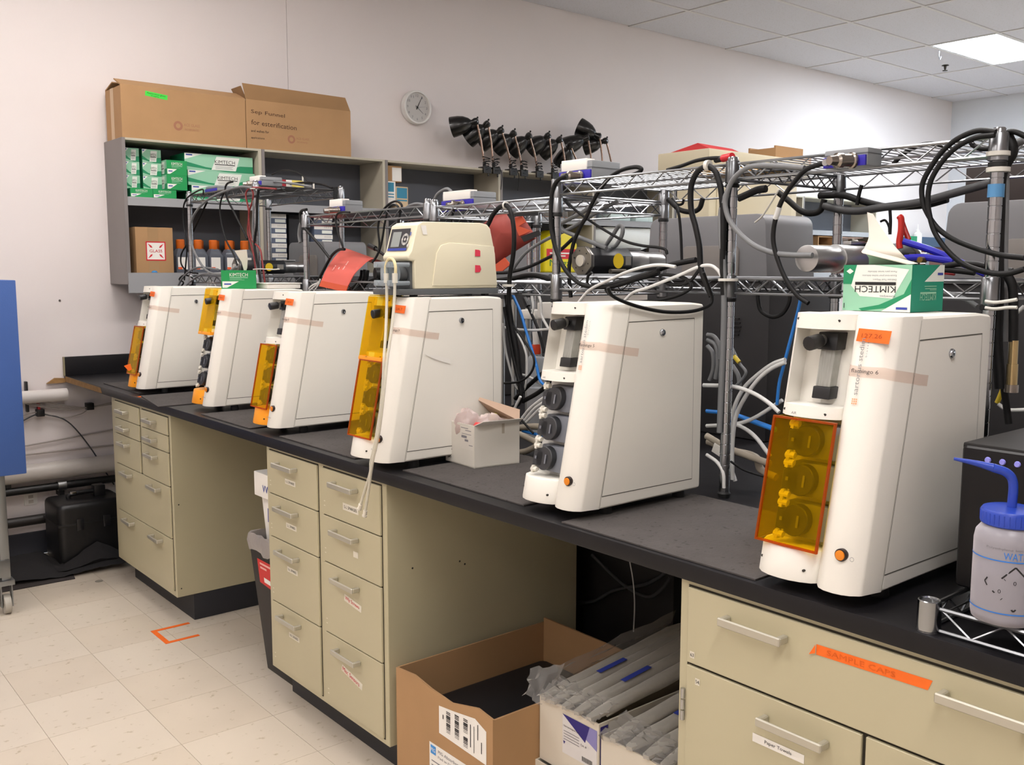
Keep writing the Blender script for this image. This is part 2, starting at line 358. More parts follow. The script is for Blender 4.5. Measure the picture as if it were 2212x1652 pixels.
cpx('dark lead curving down the wall towards the black case', s0, [(150,385),(240,345),(330,352),(420,380),(500,450),(600,580),(680,710),(740,800)], ('y', -.03), .0035, KD, 'wall_wire')
for (u, v, lab) in [(262, 335, 'left one of two small black cable clips on the wall under the bench'), (583, 293, 'right one of two small black cable clips on the wall under the bench')]:
    p = ony(s0[0]+u/s0[2], s0[1]+v/s0[2], -.03); tag(M().box(p.x-.018, p.x+.018, -.045, 0, p.z-.018, p.z+.018).build('cable_clip', BLACK, bev=.003), lab, 'clip')
p = ony(82, 848, -.02); q = ony(80, 890, -.02)
tag(M().box(p.x-.006, p.x+.006, -.03, 0, q.z, p.z).build('marker_strip', mat('red_strip', '#b8262b', .5), bev=.002), 'thin red strip upright on the wall above the cable clip', 'strip')
p = ony(56, 824, -.02); q = ony(55, 890, -.02)
tag(M().box(p.x-.006, p.x+.006, -.03, 0, q.z, p.z).build('marker_strip', BLACK, bev=.002), 'thin black strip upright on the wall beside the blue cart', 'strip')
# small wall scuffs
tag(M().lathe([(.006,0),(.005,.004)], ony(129, 649, -.0), (0,-1,0), 8).build('wall_anchor', mat('anchor_dark', '#5b5450', .8)), 'small dark screw anchor in the bare wall left of the shelves', 'anchor')
# ================================================================ BENCH AND BASE CABINETS
H = .914
TOPM = mat('bench_black', '#141316', .42, var=.15, vscale=4, bump=.05, bscale=70, spec=.3)
bench = thing('worktop', 'long black laminate worktop running out from the wall', 'worktop', (.8, -2.9, H-.034))
M().box(0, 1.62, -5.6, -.0, H-.034, H).build('slab', TOPM, bench, bev=.004)
PB = mat('particle_board', '#9a7648', .9, var=.25, vscale=30, bump=.3, bscale=120)
M().prism([(-.0012,-.02,H-.030),(-.0012,-.62,H-.030),(-.0012,-.60,H-.006),(-.0012,-.3,H-.004),(-.0012,-.02,H-.002)], (.003,0,0)).build('bare_edge', PB, bench, smooth=0, label='bare chipped particle board edge')
M().prism([(-.09,-.02,H-.034),(0,-.02,H-.034),(0,-.02,H-.012),(-.05,-.02,H-.008)], (0,.018,0)).build('broken_corner', PB, bench, smooth=0, label='splintered wooden corner')
M().box(0, 1.62, -.022, -.002, H, H+.098).build('backsplash', TOPM, bench, bev=.003)
M().box(-.005, .0, -.022, -.002, H, H+.098).build('backsplash_end', mat('board_end', '#8d8468', .8), bench, smooth=0)
HAN = mat('handle_aluminium', '#bcb8aa', .38, .6)
GAP = mat('seam_shadow_gap', '#2c271c', .9)
LABW = mat('label_tape', '#d6d0c0', .6)
TOE = mat('toe_kick', '#23242a', .55)
FX = .010
def cab_shell(t, y0, y1, x1=.74, z0=.1135):
    M().box(FX+.004, x1, y0, y1, z0, H-.034).build('carcass', BEIGE, t, bev=.002, seg=1)
    M().box(FX+.075, x1, y0+.005, y1-.0, 0, z0).build('toe_kick', TOE, t, bev=.003)
def drawer(t, y0, y1, z0, z1, handles, name='drawer', hz=None, hl=.115):
    """front between y0<y1; proud of the carcass; handles: centre fractions"""
    d = M().box(FX-.003, FX+.004, y0+.0018, y1-.0018, z0+.0018, z1-.0018).build(name, BEIGE, t, bev=.0012, seg=1)
    for yc in handles:
        zc = (z1-.034) if hz is None else hz
        M().box(FX-.031, FX-.025, yc-hl/2, yc+hl/2, zc-.008, zc+.008).box(FX-.027, FX-.003, yc-hl/2, yc-hl/2+.011, zc-.007, zc+.007).box(FX-.027, FX-.003, yc+hl/2-.011, yc+hl/2, zc-.007, zc+.007).build('handle', HAN, d, bev=.002, seg=1)
    return d
def gaps(t, rs):
    f = Face((FX+.004, 0, 0), (0,-1,0), (0,0,1)); f.rects('gap_lines', rs, GAP, t, .0006)
def dface(): return Face((FX-.003, 0, 0), (0,-1,0), (0,0,1))     # u = -y, v = z on a drawer front
F = dface()
# cabinet by the wall
c1 = thing('base_cabinet', 'beige drawer cabinet at the far end of the bench, by the wall', 'cabinet', (.37, -1.08, 0))
cab_shell(c1, -1.4523, -.7116)
rows = [.866, .789, .718, .578, .36, .14]
for a, bb in ((-1.435, -1.122), (-1.096, -.765)):
    for i in range(3): drawer(c1, a, bb, rows[i+1], rows[i], [(a+bb)/2+(.02 if i < 2 else .02)], hz=rows[i]-.036)
for i in (3, 4): drawer(c1, -1.435, -.765, rows[i+1], rows[i], [-.93, -1.28], hz=rows[i]-.03)
gaps(c1, [(.763,.577,1.0975,.868),(1.1205,.577,1.437,.868),(.763,.138,1.437,.5795)])
# cabinet in the middle
c2 = thing('base_cabinet', 'beige two-column drawer cabinet in the middle, beside the black bin', 'cabinet', (.37, -2.7, 0))
cab_shell(c2, -3.0735, -2.3319)
rows = [.869, .724, .578, .356, .131]
for ci, (a, bb) in enumerate(((-2.690, -2.356), (-3.052, -2.722))):
    for i in range(4):
        yc = bb-.142 if ci == 0 else bb-.146
        d = drawer(c2, a, bb, rows[i+1], rows[i], [yc], hz=rows[i]-.037, hl=.135)
        u = -yc
        if ci == 0:
            F.rect('label', u-.02, rows[i]-.094, u+.052, rows[i]-.077, LABW, d, .0008); F.text(['1-L SPARES','2-L SPARES','5-L SPARES','10-L SPARES'][i], u-.013, rows[i]-.0895, .057, .008, INK, d, .0014)
        elif i == 0:
            F.rect('label', u-.02, rows[i]-.107, u+.068, rows[i]-.086, LABW, d, .0008); F.text('5-L SPARGES', u-.012, rows[i]-.101, .072, .009, INK, d, .0014)
        elif i == 1: F.rect('label', u+.035, rows[i]-.092, u+.062, rows[i]-.074, LABW, d, .0008)
        else:
            ang = -.12 if i == 2 else -.20
            f2 = Face(F.p(u+(-.022 if i == 2 else -.045), rows[i]-(.082 if i == 2 else .084), 0), V((0,-math.cos(ang),math.sin(ang))), V((0,math.sin(ang),math.cos(ang))))
            w = .098 if i == 2 else .12
            f2.rect('tape_label', 0, -.0105, w, .0105, LABW, d, .0008); f2.text('Wly Screws' if i == 2 else 'Misc Sensors', .006, -.007, w*.82, .014, INKR, d, .0014)
        F.rects('ink_mark', [(-bb+.012, rows[i+1]+.028, -bb+.02, rows[i+1]+.031), (-bb+.012, rows[i+1]+.042, -bb+.02, rows[i+1]+.045)], LABW, d, .0008)
gaps(c2, [(2.3545,.129,2.6915,.871),(2.7205,.129,3.0535,.871)])
# cabinet nearest the camera
c3 = thing('base_cabinet', 'beige cabinet nearest the camera with the orange strip of tape', 'cabinet', (.37, -4.8, 0))
cab_shell(c3, -5.55, -4.1202)
d = drawer(c3, -4.875, -4.142, .718, .868, [-4.299, -4.700], hz=.831, hl=.132)
ta = V((FX-.003, -4.415, .835)); 
f2 = Face(F.p(4.420, .822, 0), (0,-1,.016), (0,.016,1))
f2.poly('orange_tape', [(0,0),(.192,.002),(.199,.019),(0,.018)], ORANGE, d, .0008, label='long strip of orange tape with faint writing')
f2.text('SAMPLE CAPS', .02, .005, .12, .009, mat('tape_ink', '#d55c10', .8), d, .0014)
f2.poly('tape_corner', [(-.012,-.002),(0,.003),(0,.018)], ORANGE, d, .004)
F.rect('number_sticker', 4.152, .731, 4.163, .744, LABW, d, .0008); F.text('63', 4.1535, .734, .008, .007, INK, d, .0014)
d = drawer(c3, -4.509, -4.142, .131, .716, [-4.386], 'cabinet_door', hz=.675, hl=.13)
F.rect('number_sticker', 4.166, .682, 4.177, .695, LABW, d, .0008); F.text('54', 4.1675, .685, .008, .007, INK, d, .0014)
F.rect('paper_label', 4.299, .622, 4.405, .638, PAPER, d, .0008); F.text('Paper Towels', 4.325, .626, .055, .008, INK, d, .0014)
d = drawer(c3, -4.875, -4.513, .131, .716, [-4.64], 'cabinet_door', hz=.675, hl=.13)
drawer(c3, -5.54, -4.88, .718, .868, [-5.03,-5.35], hz=.831, hl=.132); drawer(c3, -5.54, -4.88, .131, .716, [-5.1], 'cabinet_door', hz=.675)
hg = M()
for z in (.612, .634, .656): hg.cyl((FX-.006, -4.139, z-.009), (FX-.006, -4.139, z+.010), .0045, n=8)
hg.build('hinge', ALU, c3)
hg = M()
for z in (.172, .194, .216): hg.cyl((FX-.006, -4.139, z-.009), (FX-.006, -4.139, z+.010), .0045, n=8)
hg.build('hinge', ALU, c3)
gaps(c3, [(4.1405,.129,5.545,.870)])
# carcass of the cabinets facing the other aisle, and an added dark panel
c4 = thing('base_cabinet', 'plain back of a beige cabinet in the dark under the bench', 'cabinet', (1.2, -3.9, 0))
M().box(.86, 1.58, -4.6, -3.42, .1, H-.034).build('carcass', mat('putty_enamel'), c4, bev=.002); M().box(.90, 1.52, -4.55, -3.45, 0, .1).build('toe_kick', TOE, c4)
c5 = thing('base_cabinet', 'plain back of a beige cabinet hidden behind the far drawers', 'cabinet', (1.2, -1.8, 0))
M().box(.86, 1.58, -2.3, -.75, .1, H-.034).build('carcass', mat('putty_enamel'), c5, bev=.002); M().box(.90, 1.52, -2.25, -.8, 0, .1).build('toe_kick', TOE, c5)
shade_back = thing('base_cabinet', 'black panel added for the dark under the bench, behind the floor carton', 'cabinet', (1.2, -2.9, 0))
M().box(.84, 1.58, -3.40, -2.32, 0, H-.034).build('carcass', mat('shade_black', '#1b191a', .7), shade_back, bev=.002)  # black sheet added to paint the shade under the bench
t = thing('bench_support', 'dark steel bench leg beside the nearest cabinet', 'leg', (.62, -4.09, 0))
M().box(.58, .66, -4.115, -4.075, 0, H-.034).build('post', TOE, t, bev=.003); M().box(.55, .69, -4.118, -4.07, 0, .012).build('foot', TOE, t, bev=.003)
# ---------------------------------------------------------------- grey absorbent mats on the bench
MATM = mat('absorbent_mat', '#4d4947', .95, bump=.5, bscale=120, var=.1, vscale=14, speck=('#3c3836', 70, .62), spec=.2)
def bmat(lab, x0, x1, y0, y1, curl=0., skew=0.):
    b = M(); n = 9
    for s in range(2):
        pass
    vs = []; fs = []
    for k, zz in ((0, .0006), (1, .0036)):
        for i in range(n):
            for j in range(n):
                u, v = i/(n-1), j/(n-1)
                lift = curl*max(0, (.22-u)/.22)**2*max(0, 1-abs(v-.0)*1.2) if curl else 0
                vs.append((x0+(x1-x0)*u+skew*v, y0+(y1-y0)*v, H+zz+lift))
    N2 = n*n
    for i in range(n-1):
        for j in range(n-1):
            a = i*n+j; fs += [(a, a+1, a+n+1, a+n), (N2+a, N2+a+n, N2+a+n+1, N2+a+1)]
    for i in range(n-1):
        a = i*n; fs.append((a, a+n, N2+a+n, N2+a)); a = i*n+n-1; fs.append((a, N2+a, N2+a+n, a+n))
        a = i; fs.append((a, N2+a, N2+a+1, a+1)); a = (n-1)*n+i; fs.append((a, a+1, N2+a+1, N2+a))
    tag(M().add(vs, fs).build('absorbent_mat', MATM, smooth=40), lab, 'mat', 'grey absorbent mats on the bench')
bmat('grey absorbent mat at the wall end, under the farthest white unit', .045, .42, -1.00, -.50)
bmat('grey absorbent mat whose corner overhangs the bench edge, second from the wall', -.035, .42, -1.46, -1.08, .0, .06)
bmat('grey absorbent mat between the second and third white units from the wall', .02, .42, -2.19, -1.76)
bmat('grey absorbent mat beside the unit carrying the cream pump', .028, .42, -2.885, -2.40)
bmat('grey absorbent mat under the small open white carton', .045, .44, -3.62, -3.11)
bmat('grey absorbent mat nearest the camera, between the two nearest white units', .012, .44, -4.29, -3.785)
# ================================================================ WHITE PUMP TOWERS
K = .09/.44; ZB = .023; ZT = .471
COLP = [(0,0),(.005,-.023),(.0095,-.045),(.022,-.0575),(.034,-.0635),(.048,-.066),(.066,-.0645),(.080,-.058),(.088,-.048),(.0905,-.043)]  # (ly, lx)
WB = .212
BAYP = [(.0905,-.043),(.098,-.054),(.115,-.0635),(.135,-.0695),(.155,-.071),(.178,-.0695),(.198,-.062),(.212,-.050),(.2195,-.030),(.22,0)]
BAYP = [(.0905+(a-.0905)*(WB-.0905)/(.22-.0905), c*.93) for a, c in BAYP]
LEAD = mat('dark_grey_plastic', '#2a2b2e', .45); PUMPG = mat('pump_grey', '#6d7078', .45, var=.05); TRANS = mat('nylon_fitting', '#cfccc0', .35)
DOT = mat('screw_dark', '#26241f', .5); GAPL = mat('panel_gap', '#595750', .8); BTN = mat('orange_button', '#e08316', .35); BROWN = mat('button_ring', '#241613', .35)
def sh(p): return V((p[0]+K*(p[2]-ZB), p[1], p[2]))
def sheared(plan, z0, z1, back, steps=1):
    """plan (ly,lx) outline closed at lx=back, from z0 to z1, leaning back with height"""
    pts = [(back+.0, plan[0][0])]+[(lx, ly) for ly, lx in plan]+[(back+.0, plan[-1][0])]
    return M().prism([(lx, ly, z0) for lx, ly in pts], (0,0,z1-z0)).map(sh)
CACHE = {}
def part(key, name, make, m, parent, **k):
    if key in CACHE:
        o = bpy.data.objects.new(name, CACHE[key]); COL.objects.link(o); o.parent = parent; WL[o.name] = V((0,0,0))
        if k.get('label'): o['label'] = k['label']
        return o
    o = make().build(name, m, parent, local=True, **k); CACHE[key] = o.data; return o
def lface(): 
    n = V((1, 0, -K)).normalized()     # outward is -n
    yd = V((K, 0, 1)).normalized()
    return Face((-.0665, 0, ZB), (0,-1,0), yd)     # u = -ly, v = along the slope from the bottom
def tower(xs, ys, label, upper='open', lower='cover', base='white', tape=None, num='', word=True, lock=True, vtext=True):
    t = thing('pump_tower', label, 'lab instrument', (xs, ys, H), 'white bioreactor pump towers along the bench')
    # housing: leaning front, upright back, rounded top
    def mk():
        return M().prism([(0,0,ZB),(.345,0,ZB),(.345,0,ZT-.004),(.30,0,ZT),(.09,0,ZT)], (0,WB,0))
    body = part('tower_body', 'housing', mk, WHITE, t, bev=.010, seg=3)
    part('tower_col', 'front_column', lambda: sheared(COLP, ZB+.001, ZT+.001, .004), WHITE, t, bev=.0035, seg=2)
    basem = WHITE if base == 'white' else AMBERS
    part('tower_base_'+base, 'base_block', lambda: sheared(BAYP, ZB+.001, .078, .004), basem, t, bev=.0035, label='amber base block' if base != 'white' else None)
    # upper pocket frame
    def frame():
        b = sheared(BAYP, .446, ZT+.001, .0)
        b2 = sheared(BAYP, .296, .316, .0); b.add(b2.v, b2.f)
        b3 = sheared([(.197,-.053),(.2046,-.046),(.2115,-.028),(WB,0)], .316, .446, .0); b.add(b3.v, b3.f)
        b4 = M().box(-.012, .0, .0905, .204, .316, .446).map(sh); b.add(b4.v, b4.f); return b
    part('tower_frame', 'pocket_frame', frame, WHITE, t, bev=.002, seg=1)
    # flow meter in the pocket
    def blk(): return M().box(-.042, -.012, .122, .160, .410, .440).map(sh)
    fm = part('flow_blk', 'flow_meter', blk, BLACK, t, bev=.002, label='black flow meter with a clear scale tube')
    part('flow_end', 'end_block', lambda: M().box(-.038, -.012, .124, .158, .326, .347).map(sh), BLACK, fm, bev=.002)
    part('flow_tube', 'scale_tube', lambda: M().box(-.036, -.014, .127, .155, .347, .410).map(sh), mat('clear_acrylic_block', '#9a9a94', .12, var=.2, vscale=60, stretch=(1,8,.4)), fm, bev=.002)
    part('flow_knob', 'knob', lambda: M().cyl((-.04,.148,.426), (-.056,.148,.426), .007, n=12).map(sh).cyl(sh((-.056,.148,.426)), sh((-.084,.150,.422)), .0125, n=16), BLACK, fm, bev=.002)
    part('flow_ring', 'knob_collar', lambda: M().cyl((-.0555,.148,.426), (-.049,.148,.426), .0105, n=16).map(sh), ALU, fm)
    # three roller pumps in the lower bay
    part('bay_back', 'bay_panel', lambda: M().box(-.010, .0, .0905, .205, .078, .296).map(sh), mat('bay_grey', '#c2c2be', .5), t)
    for i, zc in enumerate((.255, .188, .120)):
        def pm(zc=zc): return M().box(-.036, -.010, .094, .176, zc-.030, zc+.028).map(sh)
        pu = part('pump%d'%i, 'roller_pump', pm, PUMPG, t, bev=.004)
        def hd(zc=zc):
            b = M()
            c = V((-.036, .146, zc)); b.cyl(c, c-V((.017,0,0)), .0265, n=24); b.box(-.053, -.037, .150, .182, zc-.018, zc+.016); return b.map(sh)
        h = part('phead%d'%i, 'rotor_head', hd, LEAD, pu, bev=.0015, seg=1)
        for dz in (.027, -.027):
            part('pfit%d%f'%(i, dz), 'hose_fitting', lambda zc=zc, dz=dz: M().cyl((-.052,.181,zc+dz), (-.052,.163,zc+dz), .0055, n=8).box(-.057,-.046,.172,.178,zc+dz-.008,zc+dz+.008).map(sh), TRANS, pu)
        part('pslot%d'%i, 'rotor_slot', lambda zc=zc: M().box(-.0562,-.055,.136,.140,zc-.010,zc+.010).box(-.0562,-.055,.168,.173,zc-.003,zc+.003).map(sh), PUMPG, h)
    if lower == 'cover':
        def cv():
            b = M().box(-.067, -.0645, .086, .208, .080, .292).box(-.0645, -.012, .2055, .208, .080, .292).map(sh); return b
        part('cover_low', 'pump_cover', cv, AMBER, t, smooth=0, label='clear amber pump cover')
        def rim():
            b = M().box(-.0685,-.064,.0855,.0895,.079,.294).box(-.0685,-.064,.2045,.2085,.079,.294).box(-.0685,-.064,.0895,.2045,.2905,.294).box(-.0685,-.064,.0895,.2045,.079,.0825); return b.map(sh)
        part('cover_rim', 'cover_rim', rim, film('amber_edge', '#e07808', '#c05c04', .35, .2), t, smooth=0)
    if upper == 'cover':
        def cv2(): return M().box(-.0675, -.065, .092, .2135, .300, .471).box(-.065, -.012, .2125, .2145, .300, .471).box(-.065, -.03, .094, .2125, .4725, .475).map(sh)
        part('cover_up', 'pocket_cover', cv2, AMBER, t, smooth=0, label='clear amber pocket cover')
        part('cover_upb', 'cover_lip', lambda: M().box(-.0685,-.012,.0935,.2145,.2925,.304).map(sh), AMBERS, t, bev=.002)
    # access panel on the side, lock, feet
    fs = Face((0, 0, 0), (1,0,0), (0,0,1))     # near side, u = lx, v = lz, outward -y
    P = [(.085,.432),(.308,.434),(.312,.050),(.008,.052)]
    def lines():
        b = M()
        for a, c, w in ((P[0],P[1],.0022),(P[1],P[2],.0008),(P[2],P[3],.0020),(P[3],P[0],.0008)):
            a, c = V((a[0],a[1])), V((c[0],c[1])); d = (c-a).normalized(); n = V((-d.y,d.x))*w/2
            b.poly([V((q.x,-.0004,q.y)) for q in (a-n, c-n, c+n, a+n)])
        return b
    part('panel_lines', 'panel_gap', lines, GAPL, body, smooth=0)
    part('seam', 'bezel_seam', lambda: M().poly([V((q[0],-.0004,q[1])) for q in ((-.0006,ZB+.003),(.0006,ZB+.003),(.0893,ZT-.006),(.0881,ZT-.006))]), mat('seam_line', '#a39f95', .8), body, smooth=0)
    part('lock', 'panel_lock', lambda: M().lathe([(.0085,-.001),(.0085,.002),(.007,.0045),(.004,.005),(.0035,.003)], (.196,0,.405), (0,-1,0), 16), CHROME, body)
    part('feet', 'foot', lambda: M().lathe([(.014,0),(.016,.004),(.013,ZB+.004)], (.05,.03,0), n=12), RUB, t)
    part('feet2', 'foot', lambda: M().lathe([(.014,0),(.016,.004),(.013,ZB+.004)], (.05,.19,0), n=12), RUB, t)
    part('feet3', 'foot', lambda: M().lathe([(.014,0),(.016,.004),(.013,ZB+.004)], (.30,.03,0), n=12), RUB, t)
    part('feet4', 'foot', lambda: M().lathe([(.014,0),(.016,.004),(.013,ZB+.004)], (.30,.19,0), n=12), RUB, t)
    # screws of frame and base
    def scr():
        b = M()
        for (ly, lz) in ((.114,.461),(.197,.462),(.114,.304),(.197,.305),(.110,.045),(.197,.05)):
            lx = -.0585 if ly < .15 else -.0525
            b.cyl(sh((lx+.004,ly,lz)), sh((lx-.0012,ly,lz)), .0024, n=8)
        return b
    part('screws', 'screw_heads', scr, DOT, t)
    # front print
    f = lface(); sl = math.sqrt(1+K*K)
    def V_(z): return (z-ZB)*sl
    part('btn_ring', 'button_ring', lambda: M().cyl(sh((-.060,.042,.088)), sh((-.070,.042,.088)), .0105, n=24), BROWN, t, bev=.001)
    part('btn', 'power_button', lambda: M().cyl(sh((-.062,.042,.088)), sh((-.0725,.042,.088)), .0082, n=24), BTN, t, bev=.001, label='orange power button')
    rg = part('btn_mark', 'ring_mark', lambda: _ring(f, -.022, V_(.085), .0036, .0030), INKG, t, smooth=0)
    if vtext:
        part('vtext', 'lettering', lambda: _text(f, 'sartorius stedim', -.056, V_(.343), .094, .0085, math.pi/2), mat('logo_grey', '#56555a', .6), t, smooth=0)
        part('vtext2', 'lettering', lambda: _text(f, 'b i o t e c h', -.049, V_(.405), .03, .003, math.pi/2), INKG, t, smooth=0)
        part('vlogo', 'logo_mark', lambda: _boxes(f, [(-.0645+.0035*i, V_(.328)+.0035*j, -.062+.0035*i, V_(.328)+.0035*j+.0025) for i in range(3) for j in range(3)]), mat('logo_orange', '#e8a274', .6), t, smooth=0)
    if word: part('word', 'lettering', lambda: _text(f, 'sartorius', -.072, V_(.055), .03, .006, 0), mat('logo_grey'), t, smooth=0)
    air = part('air', 'lettering', lambda: _text(Face((-.0715,0,ZB), (0,-1,0), (K,0,1)), 'AIR', -.170, V_(.3005), .010, .0045, 0), INK, t, smooth=0)
    if num:
        def wrapt():
            path = [(lx, ly) for ly, lx in reversed(COLP[:9])]+[(.02, 0.)]+[(.048, 0.)]; bb = M(); q = []
            for i, (lx, ly) in enumerate(path):
                z0 = .372-.0035*max(0, i-5); ox = -.0007 if i < 8 else 0; oy = 0 if i < 4 else -.0007
                lo = sh((lx, ly, z0)) if i < 9 else V((lx+K*(z0-ZB), ly, z0)); hi = sh((lx, ly, z0+.018)) if i < 9 else V((lx+K*(z0+.018-ZB), ly, z0+.018))
                q.append((lo+V((ox,oy,0)), hi+V((ox,oy,0))))
            for i in range(len(q)-1): bb.poly([q[i][0], q[i+1][0], q[i+1][1], q[i][1]])
            return bb
        part('ptape', 'name_tape', wrapt, PTAPE, t, smooth=60)
        part('num'+num, 'handwriting', lambda: _text(f, 'flamingo '+num, -.073, V_(.377), .048, .0085, 0), INK, t, smooth=0)
    if tape:
        part('otape', 'orange_tape', lambda: M().poly([f.p(-.073,V_(.430),.0012), f.p(-.015,V_(.428),.0012), f.p(-.013,V_(.449),.0012), f.p(-.071,V_(.451),.0012)]), ORANGE, t, smooth=0)
        part('otext'+tape, 'handwriting', lambda: _text(f, tape, -.064, V_(.436), .036, .007, 0), mat('tape_ink2', '#a84a10', .8), t, smooth=0)
    return t
def _text(f, s, u, v, w, h, ang):
    vs, fs = text_mesh(s); c, sn = math.cos(ang), math.sin(ang); b = M()
    return b.add([f.p(u+(q.x*w)*c-(q.y*h)*sn, v+(q.x*w)*sn+(q.y*h)*c, .0018) for q in vs], fs)
def _boxes(f, rs):
    b = M()
    for (a, c, d, e) in rs: b.poly([f.p(a,c,.0012), f.p(d,c,.0012), f.p(d,e,.0012), f.p(a,e,.0012)])
    return b
def _ring(f, u, v, r, r2, n=16):
    b = M()
    for i in range(n):
        a0, a1 = 2*math.pi*i/n, 2*math.pi*(i+1)/n
        b.poly([f.p(u+r2*math.cos(a0), v+r2*math.sin(a0), .0012), f.p(u+r*math.cos(a0), v+r*math.sin(a0), .0012), f.p(u+r*math.cos(a1), v+r*math.sin(a1), .0012), f.p(u+r2*math.cos(a1), v+r2*math.sin(a1), .0012)])
    return b
tower(.102, -1.05, 'white pump tower farthest away, nearest the wall', 'open', 'cover', 'amber', '12A.2', '7', vtext=False)
tower(.118, -1.76, 'white pump tower second from the wall, its pumps uncovered below an amber pocket cover', 'cover', 'none', 'amber', '12A.3', '8', vtext=False)
tower(.086, -2.39, 'white pump tower third from the wall, amber below and bare pocket above', 'open', 'cover', 'amber', '12A.4', '8', vtext=False)
t4 = tower(.051, -3.11, 'white pump tower with the cream pump on top and two amber covers', 'cover', 'cover', 'white', '12A.7', '9', vtext=False)
tower(.091, -3.82, 'white pump tower second from the camera, with bare grey pumps and no amber', 'open', 'none', 'white', None, '5', word=False)
tower(.060, -4.50, 'white pump tower nearest the camera, carrying the upside-down tissue box', 'open', 'cover', 'white', '127.26', '6', word=False)

_q = [ony(u, v, -3.11)-V((.051,-3.11,H)) for u, v in ((918,764),(950,769),(972,776),(973,786),(948,779),(921,768))]
M().prism([V((a.x,-.0012,a.z)) for a in _q], (0,-.0006,0)).build('tape_scrap', PAPER, t4, smooth=0, local=True, label='curled scrap of clear white tape')
_p = ony(268, 796, -.98); tag(M().prism([_p+V((0,0,.012)), _p+V((.028,0,.020)), _p+V((.034,0,-.006)), _p+V((.02,0,-.012))], (0,.001,0)).build('orange_flag', ORANGE, smooth=0), 'orange paper flag poking out beside the farthest white unit', 'flag')
_p = onz(290, 858, H); _p.x = max(_p.x, .03); tag(M().box(_p.x-.02, _p.x+.02, _p.y-.012, _p.y+.012, H+.0002, H+.001).build('tape_scrap', ORANGE, smooth=0), 'small orange tape scrap on the bench by the far cabinet', 'tape')
for _c, _y, _l in ((c1, -1.4523, ((386,1090),(392,1271))), (c2, -3.0735, ((1004,1218),(891,1227),(993,1212),(866,1533)))):
    for (u, v) in _l:
        _p = ony(u, v, _y); M().lathe([(.003,0),(.003,.0006)], _p, (0,-1,0), 8).build('screw_hole', DOT, _c)
# ================================================================ WIRE RACKS ON THE BENCH
RX0, RX1 = .48, .93
def post(t, x, y, z0, z1):
    prof = [(.0125, 0)]; z = .03; h = z1-z0
    while z < h-.02:
        prof += [(.0125, z-.0012), (.0114, z-.0008), (.0114, z+.0008), (.0125, z+.0012)]; z += .0254
    prof += [(.0125, h-.003), (.010, h)]
    o = M().lathe(prof, (x,y,z0), n=10).build('post', CHROME, t, smooth=50)
    M().lathe([(.014,0),(.016,.01),(.010,.018)], (x,y,z0), n=10).build('leveling_foot', RUB, o)
    return o
def wire_shelf(t, x0, x1, y0, y1, z, step=.026):
    fr = M(); d = .034
    for (a, b_) in (((x0,y0),(x1,y0)),((x1,y0),(x1,y1)),((x1,y1),(x0,y1)),((x0,y1),(x0,y0))):
        a3, b3 = V((a[0],a[1],z)), V((b_[0],b_[1],z)); dn = V((0,0,-d))
        fr.tube([a3,b3], .0034, 6); fr.tube([a3+dn,b3+dn], .0034, 6)
        L = (b3-a3).length; n = max(4, int(round(L/.05))); zz = []
        for i in range(n+1):
            p = a3.lerp(b3, .03+.94*i/n); zz.append(p+(dn if i % 2 else V((0,0,0))))
        fr.tube(zz, .0022, 5)
    for (x, y) in ((x0,y0),(x1,y0),(x1,y1),(x0,y1)):
        fr.lathe([(.0155,-.044),(.0175,-.043),(.0165,.006),(.0150,.008)], (x,y,z), n=12)
    f = fr.build('shelf_frame', WIRE, t, smooth=50)
    w = M(); n = int((y1-y0)/step)
    for i in range(1, n): w.tube([(x0, y0+(y1-y0)*i/n, z+.0015), (x1, y0+(y1-y0)*i/n, z+.0015)], .0016, 5, cap=False)
    for k in (1, 2): w.tube([(x0+(x1-x0)*k/3, y0, z-.003), (x0+(x1-x0)*k/3, y1, z-.003)], .003, 5, cap=False)
    w.build('deck_wires', WIRE, t, smooth=50, kind='stuff')
    k = M()
    for (x, y) in ((x0,y0),(x1,y0),(x1,y1),(x0,y1)): k.lathe([(.0135,0),(.0165,.001),(.0165,.008),(.0135,.009)], (x,y,z-.054), n=12)
    k.build('split_sleeve', RUB, f)
r0 = thing('wire_rack', 'tall chrome wire rack at the far end of the bench by the wall shelves', 'rack', (.7, -.93, H))
for x in (RX0, .90):
    for y in (-.55, -1.307): post(r0, x, y, H, 1.845)
wire_shelf(r0, RX0, .90, -1.307, -.55, 1.825); wire_shelf(r0, RX0, .90, -1.307, -.55, 1.43)
r1 = thing('wire_rack', 'low chrome wire rack in the middle, holding the red jacket', 'rack', (.7, -2.2, H))
for x in (RX0, RX1):
    for y in (-1.757, -2.615): post(r1, x, y, H, 1.695)
wire_shelf(r1, RX0, RX1, -2.615, -1.757, 1.672); wire_shelf(r1, RX0, RX1, -2.615, -1.757, 1.415)
r2 = thing('wire_rack', 'long chrome wire rack of three bays behind the two nearest white units', 'rack', (.7, -3.55, H))
YP = [-2.652, -3.25, -3.857, -4.46]
for x in (RX0, RX1):
    for i, y in enumerate(YP): post(r2, x, y, H, (1.69, 1.705, 1.722, 1.722)[i])
wire_shelf(r2, RX0, RX1, YP[1], YP[0], 1.664); wire_shelf(r2, RX0, RX1, YP[2], YP[1], 1.705); wire_shelf(r2, RX0, RX1, YP[3], YP[2], 1.705)
for i in range(3): wire_shelf(r2, RX0, RX1, YP[i+1], YP[i], 1.422 if i == 0 else 1.44)
p = onx(2148, 411, .466)
M().cyl((RX0, YP[3], p.z-.012), (RX0, YP[3], p.z+.012), .0145, n=16).build('blue_tape', mat('blue_masking_tape', '#4f86b4', .6), r2, label='band of blue tape')
